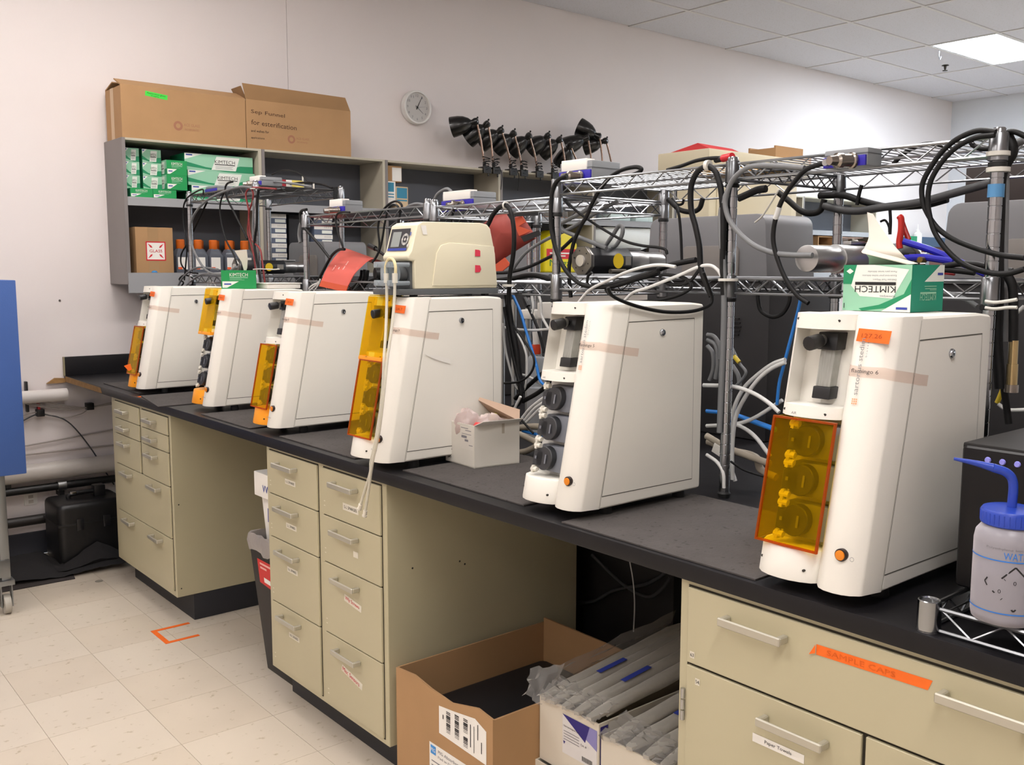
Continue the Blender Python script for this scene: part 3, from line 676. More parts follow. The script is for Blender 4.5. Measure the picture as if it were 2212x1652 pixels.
# ---------------------------------------------------------------- grey transmitter boxes
def jbox(lab, x0, x1, y0, y1, z0, z1, plate='x', cap=None, conn=True):
    t = thing('transmitter_box', lab, 'electrical box', ((x0+x1)/2, (y0+y1)/2, z0), 'grey transmitter boxes on the wire racks')
    b = M().box(x0, x1, y0, y1, z0, z1).build('enclosure', GREY, t, bev=.004)
    M().box(x0-.0008, x1+.0008, y0-.0008, y1+.0008, z0+(z1-z0)*.68, z0+(z1-z0)*.68+.0016).build('lid_seam', mat('seam_grey', '#5c5f62', .6), b)
    M().box(x0-.006, x0, y0+.002, y1-.002, z0, z0+(z1-z0)*.58).build('blue_plate', BLUE, t, bev=.001)
    if conn:
        c = V((x0-.006, y0+(y1-y0)*.30, z0+(z1-z0)*.30))
        M().lathe([(.0165,0),(.0165,.006),(.0135,.008),(.0135,.03),(.0155,.031),(.0155,.042),(.011,.046),(.009,.062)], c, (-1,.25,-.05), 16).build('connector', mat('nickel', '#a39b92', .25, 1.), t)
        c2 = c+V((0,.055,0)); M().cyl(c2, c2+V((-.012,0,0)), .007, n=12).build('cable_gland', ALU, t)
    if cap: M().box(x0-.004, x0+.03, y0+.02, y1-.01, z1-(z1-z0)*.40, z1+.006).build('paper_flag', PAPER, t, bev=.002)
    return t
Z1 = 1.7085
p = onx(1276, 396, .58); jbox('grey transmitter box on the near rack with a white flap, below the lamps', .585, .70, p.y, p.y+.135, Z1, Z1+.064, cap=True)
p = onx(1874, 352, .42); jbox('grey transmitter box with a blue plate on the front rail nearest the camera', .42, .4745, p.y, p.y+.098, p.z-.004, p.z+.032)
p = onx(1024, 441, .70); jbox('grey transmitter box standing on the rack just behind the cream pump', .70, .80, p.y, p.y+.19, 1.669, 1.735, cap=True)
jbox('small grey transmitter box with a white flag at the end of the low middle rack', .58, .66, -1.90, -1.77, 1.677, 1.735, cap=True)
jbox('grey transmitter box beside the red and yellow carton on the tall far rack', .56, .66, -1.20, -1.07, 1.829, 1.876, cap=True)
jbox('grey transmitter box at the back left of the tall far rack', .52, .60, -.80, -.66, 1.829, 1.862, conn=False)
# ---------------------------------------------------------------- stirrer motors
def motor(lab, x0, y, z, flip=False, kind=0, body=.17, sil=.13, r=.034):
    t = thing('stirrer_motor', lab, 'motor', (x0+.15, y, z-r), 'stirrer motors on the rack shelves')
    s = -1 if flip else 1
    def X(d): return x0+s*d
    oc = lambda rr: [(0, y+rr*math.cos(math.pi/8+math.pi/4*i), z+rr*math.sin(math.pi/8+math.pi/4*i)) for i in range(8)]
    bb = M().prism([(X(.012), q[1], q[2]) for q in oc(r*1.02)], (s*body, 0, 0)).build('motor_body', mat('motor_black', '#17181c', .45), t, bev=.002, seg=1)
    fp = M().prism([(X(0), q[1], q[2]) for q in oc(r*1.12)], (s*.014, 0, 0)).build('flange_plate', mat('flange_steel', '#7d7a76', .35, .9), t, bev=.0015, seg=1)
    M().cyl((X(0), y, z), (X(-.006), y, z), r*.42, n=20).build('shaft_hub', mat('hub_white', '#c9c6c0', .3, .6), fp)
    hs = M()
    for i in range(6):
        a = math.pi/3*i+.3; hs.cyl((X(.001), y+r*.75*math.cos(a), z+r*.75*math.sin(a)), (X(-.0008), y+r*.75*math.cos(a), z+r*.75*math.sin(a)), .0022, n=6)
    hs.build('bolt_holes', BLACK, fp)
    if kind != 2: Face((X(.012) if s > 0 else X(.012+body), y-r*.945, z), (1,0,0), (0,0,1)).disc('yellow_dot', body*(.62 if s > 0 else .4), .0, r*.56, mat('sticker_yellow', '#e3c21a', .5), bb)
    Face((X(.012) if s > 0 else X(.012+body), y-r*.945, z), (1,0,0), (0,0,1)).rect('rating_plate', body*.80, -r*.3, body*.94, r*.34, mat('rating_plate', '#a9a59d', .35, .6), bb)
    e0 = .012+body
    M().cyl((X(e0), y, z-.001), (X(e0+sil*.5), y, z-.001), r*.82, n=24).build('gearbox', ALU, t, bev=.002)
    M().cyl((X(e0+sil*.5), y, z-.001), (X(e0+sil), y, z-.001), r*.74, n=24).build('encoder_housing', ALU, t, bev=.002)
    M().box(min(X(e0), X(e0+.06)), max(X(e0), X(e0+.06)), y-.010, y+.010, z+r*.80, z+r*1.0).build('clamp_bar', ALU, t, bev=.001)
    M().cyl((X(.07), y-r*1.02-.006, z-r*.78), (X(.13), y-r*1.02-.006, z-r*.78), .007, n=10).build('mounting_stud', mat('dull_steel', '#5b554d', .5, .7), t)
    return t
motor('black stirrer motor with a yellow dot, on the near rack above the bare pump tower', .495, -3.335, 1.486, body=.16, sil=.15, r=.038)
motor('silver ended stirrer motor on the rack nearest the camera, behind the tissue box', .905, -4.06, 1.487, True, 0, .19, .22, .040)
motor('far stirrer motor with a bright silver end, on the tall rack by the wall', .50, -1.02, 1.473, body=.23, sil=.12, r=.034)
# ---------------------------------------------------------------- grey topped controllers on the other half of the bench
CTRL = mat('controller_grey', '#77777a', .5, var=.03); CTRLD = mat('controller_dark', '#262527', .55, var=.1)
def controller(lab, y0, y1, zt=1.637, zs=1.425):
    x0, x1 = 1.17, 1.43
    t = thing('bioreactor_controller', lab, 'lab instrument', ((x0+x1)/2, (y0+y1)/2, H), 'grey topped control towers behind the racks')
    r = .035; pts = []
    for (cy, cz, a0) in ((y1-.012-r, zt-r, 0), (y0+.012+r, zt-r, 90)):
        for k in range(6): a = math.radians(a0+18*k); pts.append((x0, cy+r*math.cos(a), cz+r*math.sin(a)))
    pts = [(x0, y1, zs)]+pts+[(x0, y0, zs)]
    M().prism(pts, (x1-x0, 0, 0)).build('display_head', CTRL, t, bev=.004)
    yc = (y0+y1)/2; w = (y1-y0)*.23; pts = []
    for (cy, cz, a0) in ((yc+w-.02-.03, zs+.115-.02, 0), (yc-w+.02-.03, zs+.115-.02, 90)):
        for k in range(5): a = math.radians(a0+22.5*k); pts.append((x0, cy+.02*math.cos(a), cz+.02*math.sin(a)))
    pts = [(x0, yc+w-.03, zs+.002)]+pts+[(x0, yc-w-.03, zs+.002)]
    M().prism(pts, (-.010, 0, 0)).build('rear_cover', mat('controller_cover', '#7b7672', .5), t, bev=.003)
    M().box(x0+.01, x1+.12, y0-.005, y1+.005, H+.002, zs).build('cabinet', CTRLD, t, bev=.004)
    v = M()
    for k in range(5): v.box(x0+.006, x0+.012, y0+.10+.004*abs(k-2), y0+.155-.004*abs(k-2), 1.25+k*.013, 1.255+k*.013)
    v.build('vent_slots', BLACK, t); M().cyl((x0-.002, y0+.05, zs-.03), (x0+.01, y0+.05, zs-.03), .006, n=10).build('screw', ALU, t)
    return t
controller('grey topped control tower at the far end, behind the tall rack', -.66, -.22, 1.613)
controller('grey topped control tower behind the low middle rack, mostly hidden', -2.05, -1.6, 1.60)
controller('wide grey topped control tower behind the tower with bare pumps', -3.47, -2.965)
controller('grey topped control tower at the right edge, behind the rack nearest the camera', -4.52, -4.02)
p = onx(2105, 365, 1.35)
tag(M().box(1.30, 1.44, -4.6, p.y, 1.64, p.z).build('dark_box', mat('dark_brown_box', '#2a211f', .6), bev=.004), 'dark box on top of the control tower at the right edge', 'box')
# ---------------------------------------------------------------- red heating jackets
RED = mat('silicone_red', '#c9584c', .5, var=.06, vscale=12); REDB = mat('silicone_orange', '#c9502f', .6)
def sheet(Lp, Rp, n=10, th=.004):
    """ruled curved sheet between two pixel-derived edge curves (world points)"""
    Lc, Rc = spline(Lp, 5), spline(Rp, 5); vs = []; k = len(Lc)
    for s_ in (0, 1):
        for i in range(k):
            for j in range(n):
                q = Lc[i].lerp(Rc[i], j/(n-1)); vs.append(q+V((th*s_, th*.3*s_, 0)))
    fs = []; N2 = k*n
    for i in range(k-1):
        for j in range(n-1):
            a = i*n+j; fs += [(a, a+n, a+n+1, a+1), (N2+a, N2+a+1, N2+a+n+1, N2+a+n)]
    for i in range(k-1):
        a = i*n; fs.append((a, N2+a, N2+a+n, a+n)); a = i*n+n-1; fs.append((a, a+n, N2+a+n, N2+a))
    for j in range(n-1):
        a = j; fs.append((a, a+1, N2+a+1, N2+a)); a = (k-1)*n+j; fs.append((a, N2+a, N2+a+1, a+1))
    return M().add(vs, fs)
t = thing('heating_jacket', 'red curved silicone heating jacket with white lettering, arched on the middle rack', 'heating jacket', (.58, -1.95, 1.42))
Lp = [onx(744,536,.68), onx(730,547,.60), onx(716,564,.53), onx(703,585,.475), onx(694,606,.455)]; Rp = [onx(807,558,.68), onx(795,563,.60), onx(782,574,.53), onx(765,592,.475), onx(751,618,.455)]
jk = sheet(Lp, Rp).build('jacket_shell', RED, t, smooth=60)
sheet([Lp[4], onx(689,618,.452)], [Rp[4], onx(747,631,.452)]).build('hem', REDB, t)
sheet([Lp[0], onx(756,540,.78), onx(768,552,.84)], [Rp[0], onx(826,566,.78), onx(834,582,.84)]).build('rear_half', RED, t, smooth=60)
for (u, v) in ((697, 624), (736, 632)):
    q = onx(u, v, .450); M().tube([q, q+V((0,0,-.012)), q+V((0,-.018,-.012)), q+V((0,-.018,0)), q], .0015, 5).build('hook', WIRE, t)
a, b_, c_ = onx(738,600,.551), onx(758,560,.575), onx(731,597,.551)
ydv = (onx(736,556,.588)-onx(718,583,.552)).normalized(); xdv = (onx(770,575,.58)-onx(735,563,.58)).normalized()
def jface(u, v, x):
    q = Face(onx(u, v, x), ydv, -xdv)
    return q if q.n.dot(CAM_POS-q.o) > 0 else Face(onx(u, v, x), ydv, xdv)
f = jface(740,592,.487); f.text('heater mat', .0, .0, .055, .009, PAPER, jk, .008); 
f = jface(722,587,.487); f.text('230 V', .0, .0, .025, .007, PAPER, jk, .008)
f = jface(731,590,.487); f.text('20', .012, .0, .010, .008, PAPER, jk, .008)
t = thing('heating_jacket', 'dark red silicone heating jacket with black straps, hung behind the cream pump', 'heating jacket', (.62, -3.0, 1.42))
S = (900, 380, 5.9)
def P2(pts, x, bulge=.0): return [onx(S[0]+u/S[2], S[1]+v/S[2], x) for u, v in pts]
RED2 = mat('silicone_dark_red', '#96382f', .6, var=.08)
edge = P2([(840,610),(980,510),(1150,460),(1250,455),(1340,510),(1390,590),(1460,700),(1510,795),(1370,880),(1180,1000),(1000,1120),(970,960),(940,830)], .64)
ctr = sum(edge, V((0,0,0)))/len(edge); vs = []; fs = []; n = len(edge)
for th in (0, .005):
    o0 = len(vs)
    for k in range(5):
        for q in edge: w = ctr.lerp(q, (k+.001)/4); vs.append(w+V((-.035*(1-((k)/4)**2)+th, 0, 0)))
    for k in range(4):
        for j in range(n):
            j2 = (j+1) % n; fq = (o0+k*n+j, o0+(k+1)*n+j, o0+(k+1)*n+j2, o0+k*n+j2); fs.append(fq if th == 0 else fq[::-1])
fs += [(4*n+j, 9*n+j, 9*n+(j+1)%n, 4*n+(j+1)%n) for j in range(n)]
M().add(vs, fs).build('jacket_shell', RED2, t, smooth=60)
M().prism(P2([(1190,560),(1340,508),(1385,590),(1300,640),(1460,700),(1305,765),(1260,650)], .612), (.003,0,0)).build('inner_flap', REDB, t, smooth=0)
M().prism(P2([(1000,1130),(1120,1040),(1190,1130),(1080,1220),(1000,1225)], .63), (.004,0,0)).build('lower_flap', REDB, t, smooth=0)
M().prism(P2([(1150,490),(1190,555),(1260,515),(1540,505),(1540,430),(1250,450)], .606), (.003,0,0)).build('strap', RUB, t, smooth=0)
M().prism(P2([(1325,775),(1365,840),(1490,790),(1580,750),(1560,690),(1470,720)], .606), (.003,0,0)).build('strap', RUB, t, smooth=0)
# ---------------------------------------------------------------- loose things on the racks
YEL = mat('yellow_sheet', '#e0a21c', .5)
s7 = (1380, 280, 4.588)
q0, q1 = onz(s7[0]+370/s7[2], s7[1]+400/s7[2], 1.712), onz(s7[0]+870/s7[2], s7[1]+350/s7[2], 1.712)
tag(M().box(.66, .80, -3.86+.03, -3.58, 1.709, 1.722).build('folded_bag', YEL, bev=.004), 'flat yellow and orange packet on the near rack beside the red capped probe', 'packet')
cpx('black probe lead with a red cap on the near rack post', s7, [(280,400),(420,360),(560,310),(700,285),(840,280)], ('x', .62), .005, KB)
pa, pb = onx(s7[0]+835/s7[2], s7[1]+285/s7[2], .62), onx(s7[0]+925/s7[2], s7[1]+265/s7[2], .61)
t = thing('probe_plug', 'red cap on a black probe plug sticking past the rack post', 'plug', pa-V((0,0,.012)))
M().cyl(pa+(pa-pb)*.8, pa, .008, n=12).build('plug_body', BLACK, t); M().cyl(pa, pb, .0095, n=14).build('cap', mat('cap_red', '#c9232e', .4), t)
def hose(lab, pts, r, m): return cable(lab, pts, r, m, 'handle_tube', 'hose')
s8 = (1780, 280, 3.933)
tl = thing('strap_wrench', 'tool with one red and one blue rubber handle on the rack behind the tissue box', 'tool', onx(1950, 560, .78))
fr_ = lambda pts, x: spline([onx(s8[0]+u/s8[2], s8[1]+v/s8[2], x) for u, v in pts])
M().tube(fr_([(640,735),(655,760),(655,850),(640,950),(645,1010)], .80), .0075, 10).tube(fr_([(655,760),(690,860),(720,935)], .82), .006, 10).build('red_handle', mat('handle_red', '#c4261d', .35), tl)
M().tube(fr_([(680,950),(900,1020),(1130,1115),(1390,1235)], .80), .008, 10).tube(fr_([(690,1090),(850,1085),(1100,1120)], .78), .008, 10).build('blue_handle', mat('handle_blue', '#2323b0', .35), tl)
q = onx(s8[0]+835/s8[2], s8[1]+1105/s8[2], .77); M().cyl(q+V((-.012,0,0)), q+V((.012,0,0)), .007, n=10).build('pivot_bolt', mat('brass', '#8d7440', .35, .9), tl)
tag(M().tube(fr_([(0,1275),(160,1270)], .62)+fr_([(1020,1215),(1110,1225)], .62), .004, 6).build('red_rod', mat('rod_red', '#a81f22', .5)), 'thin red rod lying along the lower shelf nearest the camera', 'rod')
t = thing('carton', 'small red white and yellow carton on the tall far rack', 'carton', (.70, -1.1, 1.829))
M().box(.668, .79, -1.16, -1.08, 1.829, 1.872).build('carton_body', PAPER, t, bev=.001)
f = Face((.668,-1.16,1.829), (1,0,0), (0,0,1)); f.rect('red_end', 0, 0, .03, .043, mat('print_red', '#a3202c', .6), t); f.rect('yellow_panel', .06, .0, .12, .043, mat('print_yellow', '#e8d56a', .6), t); f.rect('blue_mark', .09, .02, .11, .026, INKB, t, .001)
# ================================================================ WALL SHELVES
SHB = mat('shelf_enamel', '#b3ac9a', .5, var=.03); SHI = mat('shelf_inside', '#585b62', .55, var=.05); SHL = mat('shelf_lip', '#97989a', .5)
SD, ST = .277, 2.117
SXS = [.252, .999, 1.794, 2.686, 3.553, 4.42, 5.29, 6.16, 7.40]
names = ['left end shelf unit holding green and white tissue boxes', 'second shelf unit from the left, stacked blue-banded cartons inside', 'third shelf unit from the left, behind the cream pump', 'shelf unit under the row of black lamps', 'shelf unit holding the yellow bottle', 'shelf unit behind the beige cabinet, left part', 'shelf unit behind the beige cabinet, right part', 'rightmost shelf unit, with the clear glassware box']
for i in range(8):
    x0, x1 = SXS[i]+.0008, SXS[i+1]-.0008
    t = thing('wall_shelf', names[i], 'shelf', ((x0+x1)/2, -SD/2, 1.385), 'row of wall shelf units')
    s = .018
    M().box(x0, x0+s, -SD, -.0, 1.385, ST).build('side_panel', mat('shelf_side_shaded', '#7d7775', .5, var=.04), t, bev=.001, seg=1)  # left panels coloured darker for the shade on that side
    M().box(x1-s, x1, -SD, -.0, 1.385, ST).build('side_panel', SHB, t, bev=.001, seg=1)
    M().box(x0+s, x1-s, -SD, 0, ST-.012, ST).build('top_panel', SHB, t, bev=.001, seg=1)
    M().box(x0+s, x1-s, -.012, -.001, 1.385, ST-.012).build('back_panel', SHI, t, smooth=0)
    M().box(x0+s, x1-s, -SD, -.012, 1.826-.012, 1.826).box(x0+s, x1-s, -SD, -SD+.012, 1.782, 1.8145).build('middle_shelf', SHL, t, bev=.001, seg=1)
    M().box(x0+s, x1-s, -SD, -.012, 1.432, 1.444).box(x0+.004, x1-.004, -SD-.004, -SD+.008, 1.341, 1.444).build('bottom_shelf', SHL, t, bev=.001, seg=1)
# ---------------------------------------------------------------- tissue boxes
def print_long(f, w, h, t, dim=False):
    f.rect('print_base', 0, 0, w, h, PGREEN, t, .0004)
    f.poly('print_swoosh', [(0,.22*h),(.30*w,.10*h),(.62*w,0),(w,0),(w,.42*h),(.80*w,.40*h),(.60*w,.10*h),(.3*w,.22*h),(0,.5*h)], GREEN, t, .0008)
    f.poly('print_corner', [(0,h),(0,.62*h),(.26*w,h)], WPRINT, t, .0008)
    f.poly('print_panel', [(.38*w,.08*h),(.74*w,.08*h),(.80*w,.9*h),(.46*w,.9*h)], WPRINT, t, .0010)
    f.text('KIMTECH', .43*w, .48*h, .30*w, .22*h, INK, t, .0014)
    f.rects('print_bar', [(.43*w,.40*h,.73*w,.45*h)], INK, t, .0014)
    f.rects('print_lines', [(.44*w,.30*h,.70*w,.32*h),(.44*w,.23*h,.68*w,.25*h),(.44*w,.16*h,.70*w,.18*h)], INKG, t, .0014)
    f.rect('brand_chip', .02*w, .86*h, .11*w, .94*h, INKB, t, .0014)
def print_end(f, w, h, t):
    f.rect('print_base', 0, 0, w, h, DGREEN, t, .0004)
    f.poly('print_corner', [(.03*w,.06*h),(.03*w,.40*h),(.50*w,.40*h),(.16*w,.06*h)], WPRINT, t, .0008)
    f.rect('brand_chip', .08*w, .22*h, .28*w, .29*h, INKB, t, .0014)
    f.text('KIMTECH', .24*w, .66*h, .52*w, .19*h, WPRINT, t, .0014)
    f.rects('print_lines', [(.24*w,.58*h,.76*w,.62*h),(.24*w,.52*h,.58*w,.535*h),(.24*w,.47*h,.66*w,.485*h)], PGREEN, t, .0014)
def kbox(lab, x0, x1, y0, y1, z0, z1, front='long', m=None, group='tissue boxes on the left end shelf', left=None):
    t = thing('tissue_box', lab, 'tissue box', ((x0+x1)/2, (y0+y1)/2, z0), group)
    M().box(x0, x1, y0, y1, z0, z1).build('carton', GREEN if m is None else m, t, bev=.0015, seg=1)
    f = Face((x0, y0, z0), (1,0,0), (0,0,1))
    (print_long if front == 'long' else print_end)(f, x1-x0, z1-z0, t)
    if left:
        f = Face((x0, y1, z0), (0,-1,0), (0,0,1)); (print_long if left == 'long' else print_end)(f, y1-y0, z1-z0, t)
    return t
zs = 1.826
kbox('large green and white tissue box on top of its stack of three', .585, .965, -.235, -.03, zs+.158, zs+.244)
kbox('large green and white tissue box in the middle of its stack of three', .600, .975, -.235, -.03, zs+.079, zs+.1575)
kbox('large green and white tissue box at the bottom of its stack of three', .618, .975, -.235, -.03, zs, zs+.0785)
kbox('bright green tissue box end, upper one of the leaning pair', .478, .585, -.265, -.14, zs+.122, zs+.197, 'end', left='long')
kbox('bright green tissue box end, lower one of the leaning pair', .476, .583, -.265, -.14, zs+.046, zs+.1215, 'end', left='long')
kbox('flat green tissue box in the bottom row, at the left upright', .290, .402, -.262, -.12, zs, zs+.045, 'end')
kbox('flat green tissue box in the bottom row, under the leaning pair', .404, .525, -.262, -.12, zs, zs+.0455, 'end')
for k, w in enumerate(('lowest', 'middle', 'topmost')):
    kbox('pale tissue box in the corner column against the left upright, '+w+' of three', .292, .362, -.20, -.03, zs+.047+k*.068, zs+.114+k*.068)
for k, w in enumerate(('lowest', 'middle', 'topmost')):
    kbox('pale tissue box in the second column from the left upright, '+w+' of three', .378, .474, -.20, -.03, zs+.047+k*.068, zs+.114+k*.068)
# ---------------------------------------------------------------- GLASS carton
zb = 1.4445
t = thing('carton', 'brown carton with a red and white GLASS sticker on the lower left shelf', 'carton', (.40, -.15, zb))
M().box(.305, .497, -.262, -.06, zb, zb+.232).build('carton_body', CARD, t, bev=.002)
f = Face((.305, -.262, zb), (1,0,0), (0,0,1))
f.rect('packing_tape', .062, 0, .115, .232, mat('brown_tape', '#a3825c', .4), t, .0004)
g = f.rect('glass_sticker', .050, .062, .152, .160, PAPER, t, .0009)
REDP = mat('sticker_red', '#c8202e', .6)
f.rects('sticker_border', frame_rects(.050,.062,.152,.160,.006), REDP, t, .0014)
for (u, v, du, dv) in ((.060,.150,1,-1),(.142,.150,-1,-1),(.060,.072,1,1),(.142,.072,-1,1)):
    f.poly('sticker_arrow', [(u,v),(u+du*.020,v+dv*.013),(u+du*.024,v+dv*.024),(u+du*.013,v+dv*.020)] if du*dv > 0 else [(u,v),(u+du*.013,v+dv*.020),(u+du*.024,v+dv*.024),(u+du*.020,v+dv*.013)], REDP, t, .0014)
f.text('GLASS', .068, .104, .066, .015, REDP, t, .0018); 
M().lathe([(.018,0),(.012,.008),(.004,.010)], (.395,-.258,zb+.001), n=10).build('blue_scrap', mat('scrap_blue', '#2c78b0', .6), t)
# ---------------------------------------------------------------- orange capped bottles
CAPO = mat('cap_orange', '#d96a1c', .45); PLG = mat('bottle_grey', '#8b8d94', .25)
proto = None
bl = [(.57,-.17,'first'),(.667,-.17,'second'),(.752,-.17,'third'),(.842,-.17,'fourth'),(.932,-.17,'fifth'),(.71,-.08,'back first'),(.80,-.08,'back second'),(.89,-.08,'back third')]
for i, (x, y, w) in enumerate(bl):
    lab = ('front row of orange capped square bottles, %s from the GLASS carton' % w) if i < 5 else ('back row of orange capped bottles, %s from the left' % w.split()[1])
    t = thing('reagent_bottle', lab, 'bottle', (x, y, zb), 'orange capped bottles on the lower shelf')
    if proto is None:
        h = .038
        bd = M().prism([(x-h,y-h,zb),(x+h,y-h,zb),(x+h,y+h,zb),(x-h,y+h,zb)], (0,0,.088)).prism([(x-h,y-h,zb+.088),(x+h,y-h,zb+.088),(x+h,y+h,zb+.088),(x-h,y+h,zb+.088)], (0,0,.001))
        bd.add([(x-h,y-h,zb+.088),(x+h,y-h,zb+.088),(x+h,y+h,zb+.088),(x-h,y+h,zb+.088),(x-.02,y-.02,zb+.128),(x+.02,y-.02,zb+.128),(x+.02,y+.02,zb+.128),(x-.02,y+.02,zb+.128)], [(0,1,5,4),(1,2,6,5),(2,3,7,6),(3,0,4,7),(4,5,6,7)])
        a = bd.build('bottle_body', film('bottle_clear', '#aab0bd', '#7c818c', .55, .2), t, bev=.003)
        c = M().lathe([(.021,.125),(.0225,.128),(.0225,.172),(.019,.176)], (x,y,zb), n=16).build('cap', CAPO, t)
        l = Face((x-h, y-h, zb), (1,0,0), (0,0,1)).rect('paper_label', .008, .018, .060, .082, PAPER, t)
        l2 = Face((x-h, y-h, zb), (1,0,0), (0,0,1)).rect('orange_stripe', .008, .018, .030, .030, mat('label_orange', '#e8602c', .6), t, .001)
        proto = (a, c, l, l2)
    else:
        for o in proto: clone(o, t)
# ---------------------------------------------------------------- stacked blue-banded cartons
BB = mat('carton_blue_grey', '#5b6579', .6)
def bstack(lab, x0, x1, y0, y1, n, h, z0):
    for k in range(n):
        w = ['lowest','second lowest','third from the bottom','fourth from the bottom','fifth from the bottom','sixth from the bottom','topmost'][k if k < n-1 else 6]
        t = thing('filter_carton', 'white and slate banded carton, %s in the %s stack' % (w, lab), 'carton', ((x0+x1)/2, (y0+y1)/2, z0+k*h), 'banded cartons on the second shelf')
        M().box(x0, x1, y0, y1, z0+k*h, z0+k*h+h-.001).build('carton_body', BB, t, bev=.001, seg=1)
        f = Face((x0, y0, z0+k*h), (1,0,0), (0,0,1)); w_ = x1-x0
        f.rect('white_band', 0, h*.55, w_, h*.98, PAPER, t); f.rect('white_label', w_*.42, h*.12, w_*.96, h*.45, WPRINT, t); f.rects('print_marks', [(w_*.55+.006*i, h*.68, w_*.558+.006*i, h*.88) for i in range(8)], INK, t, .001)
bstack('left hand', 1.045, 1.165, -.22, -.04, 6, .055, zb)
bstack('middle', 1.34, 1.46, -.22, -.04, 6, .055, zb)
tag(M().box(1.19, 1.30, -.20, -.03, zb, zb+.33).build('black_case', mat('case_black', '#15151a', .6), bev=.006), 'tall black case between two stacks of banded cartons', 'case')
# cartons on the third shelf, upper level
def pbox(lab, x0, x1, y0, y1, z0, z1, m, name='carton', prints=()):
    t = thing(name, lab, 'carton', ((x0+x1)/2, (y0+y1)/2, z0)); M().box(x0, x1, y0, y1, z0, z1).build('carton_body', m, t, bev=.0015, seg=1)
    f = Face((x0, y0, z0), (1,0,0), (0,0,1))
    for (nm, a, b_, c, d_, mm) in prints: f.rect(nm, a*(x1-x0), b_*(z1-z0), c*(x1-x0), d_*(z1-z0), mm, t, .0006)
    return t
CY = mat('print_teal', '#2f7f9c', .6); CR = mat('carton_cream', '#cdb592', .7)
pbox('small brown carton with a white sheet taped on, at the top of the third shelf', 1.815, 1.935, -.24, -.05, 1.995, 2.09, CARD, prints=[('white_sheet', .42, .05, .98, .9, PAPER)])
pbox('narrow white carton with a blue block, on the third shelf', 1.815, 1.875, -.262, -.1, zs+.03, zs+.168, PAPER, prints=[('blue_block', .05, .55, .8, .95, CY), ('blue_line', .05, .42, .8, .47, CY), ('blue_line', .05, .30, .8, .35, CY)])
pbox('cream carton with a teal panel, beside the narrow white one', 1.878, 1.965, -.262, -.1, zs+.0, zs+.14, CR, prints=[('teal_panel', .06, .5, .92, .95, CY), ('teal_line', .06, .38, .92, .44, CY)])
pbox('brown carton supporting the small carton at the top of the third shelf', 1.82, 1.94, -.06, -.015, zs, 1.994, CARD)
# cups and small things on the fourth shelf upper level
cup = thing('paper_cup', 'white cup on the upper shelf below the lamps', 'cup', (2.90, -.2, zs)); M().lathe([(.03,0),(.04,.055),(.042,.057),(.038,.055),(.028,.004)], (2.90,-.2,zs), n=16).build('cup_wall', PAPER, cup)
bt = thing('dropper_bottle', 'small white dropper bottle beside the white cup', 'bottle', (3.0, -.2, zs)); M().lathe([(.016,0),(.016,.05),(.006,.058),(.006,.085),(.003,.1)], (3.0,-.2,zs), n=12).build('bottle_body', PAPER, bt); M().lathe([(.0075,.06),(.0075,.066)], (3.0,-.2,zs), n=12).build('cap', PGREEN, bt)
tag(M().box(2.83, 3.4, -.25, -.1, zs+.0005, zs+.006).build('wooden_tray', mat('tray_wood', '#8d5a34', .6), bev=.001), 'thin brown tray lying on the upper shelf below the lamps', 'tray')
tag(M().box(2.74, 2.80, -.2, -.1, zs, zs+.07).build('dark_jar_box', BLACK, bev=.006), 'small black block by the upright on the upper shelf below the lamps', 'block')
b = M(); 
for k in range(3): b.lathe([(.05,0),(.055,.01),(.05,.075),(.02,.10)], (3.15+.09*k,-.16,zs+.007), n=14)
tag(b.build('plastic_bag', FILM, smooth=60), 'crumpled clear plastic bag on the upper shelf below the lamps', 'bag')
# yellow bottle with red band
def onshelf(u, v, y=-.15): return ony(u, v, y)
yb = thing('detergent_bottle', 'bright yellow container with red band and green print on the wall shelf', 'bottle', (3.26, -.16, zb))
M().prism([(3.10,-.25,zb),(3.42,-.25,zb),(3.42,-.25,zb+.20),(3.36,-.25,zb+.285),(3.22,-.25,zb+.30),(3.14,-.25,zb+.25),(3.10,-.25,zb+.2)], (0,.16,0)).build('container', mat('bottle_yellow', '#e2cf12', .4), yb, bev=.02, seg=3)
f = Face((3.10,-.25,zb), (1,0,0), (0,0,1)); f.rect('red_band', .02, .095, .30, .165, REDP, yb, .0008); f.text('Mega', .05, .03, .2, .06, mat('print_green', '#2c7d2c', .6), yb, .0016); f.rects('print_lines', [(.05,.13,.24,.14),(.05,.112,.20,.12)], WPRINT, yb, .0016)
# white roll bag and tube loop
wb = thing('foam_bag', 'big white plastic bag of foam pieces on the wall shelf behind the rack', 'bag', (3.98, -.2, zb))
vs = []; fs = []; n, m_ = 20, 12
for i in range(n):
    for j in range(m_):
        a = 2*math.pi*j/m_; uu = i/(n-1); rr = .118*(math.sin(math.pi*(.08+.84*uu))**.5)*(1+.10*math.sin(5*a+9*uu)+.06*random.random())
        vs.append((3.62+.75*uu, -.17+.72*rr*math.cos(a), zb+.283+min(rr*math.sin(a), .05)))
for i in range(n-1):
    for j in range(m_): fs.append((i*m_+j, i*m_+(j+1)%m_, (i+1)*m_+(j+1)%m_, (i+1)*m_+j))
fs += [tuple(range(m_-1,-1,-1)), tuple((n-1)*m_+j for j in range(m_))]
M().add(vs, fs).build('bag_skin', mat('foam_white', '#dfe3e0', .55, bump=.3, bscale=30), wb, smooth=60)
pbox('grey storage box under the white foam bag on the wall shelf', 3.62, 4.36, -.262, -.03, zb, zb+.155, mat('storage_grey', '#8e9092', .6))
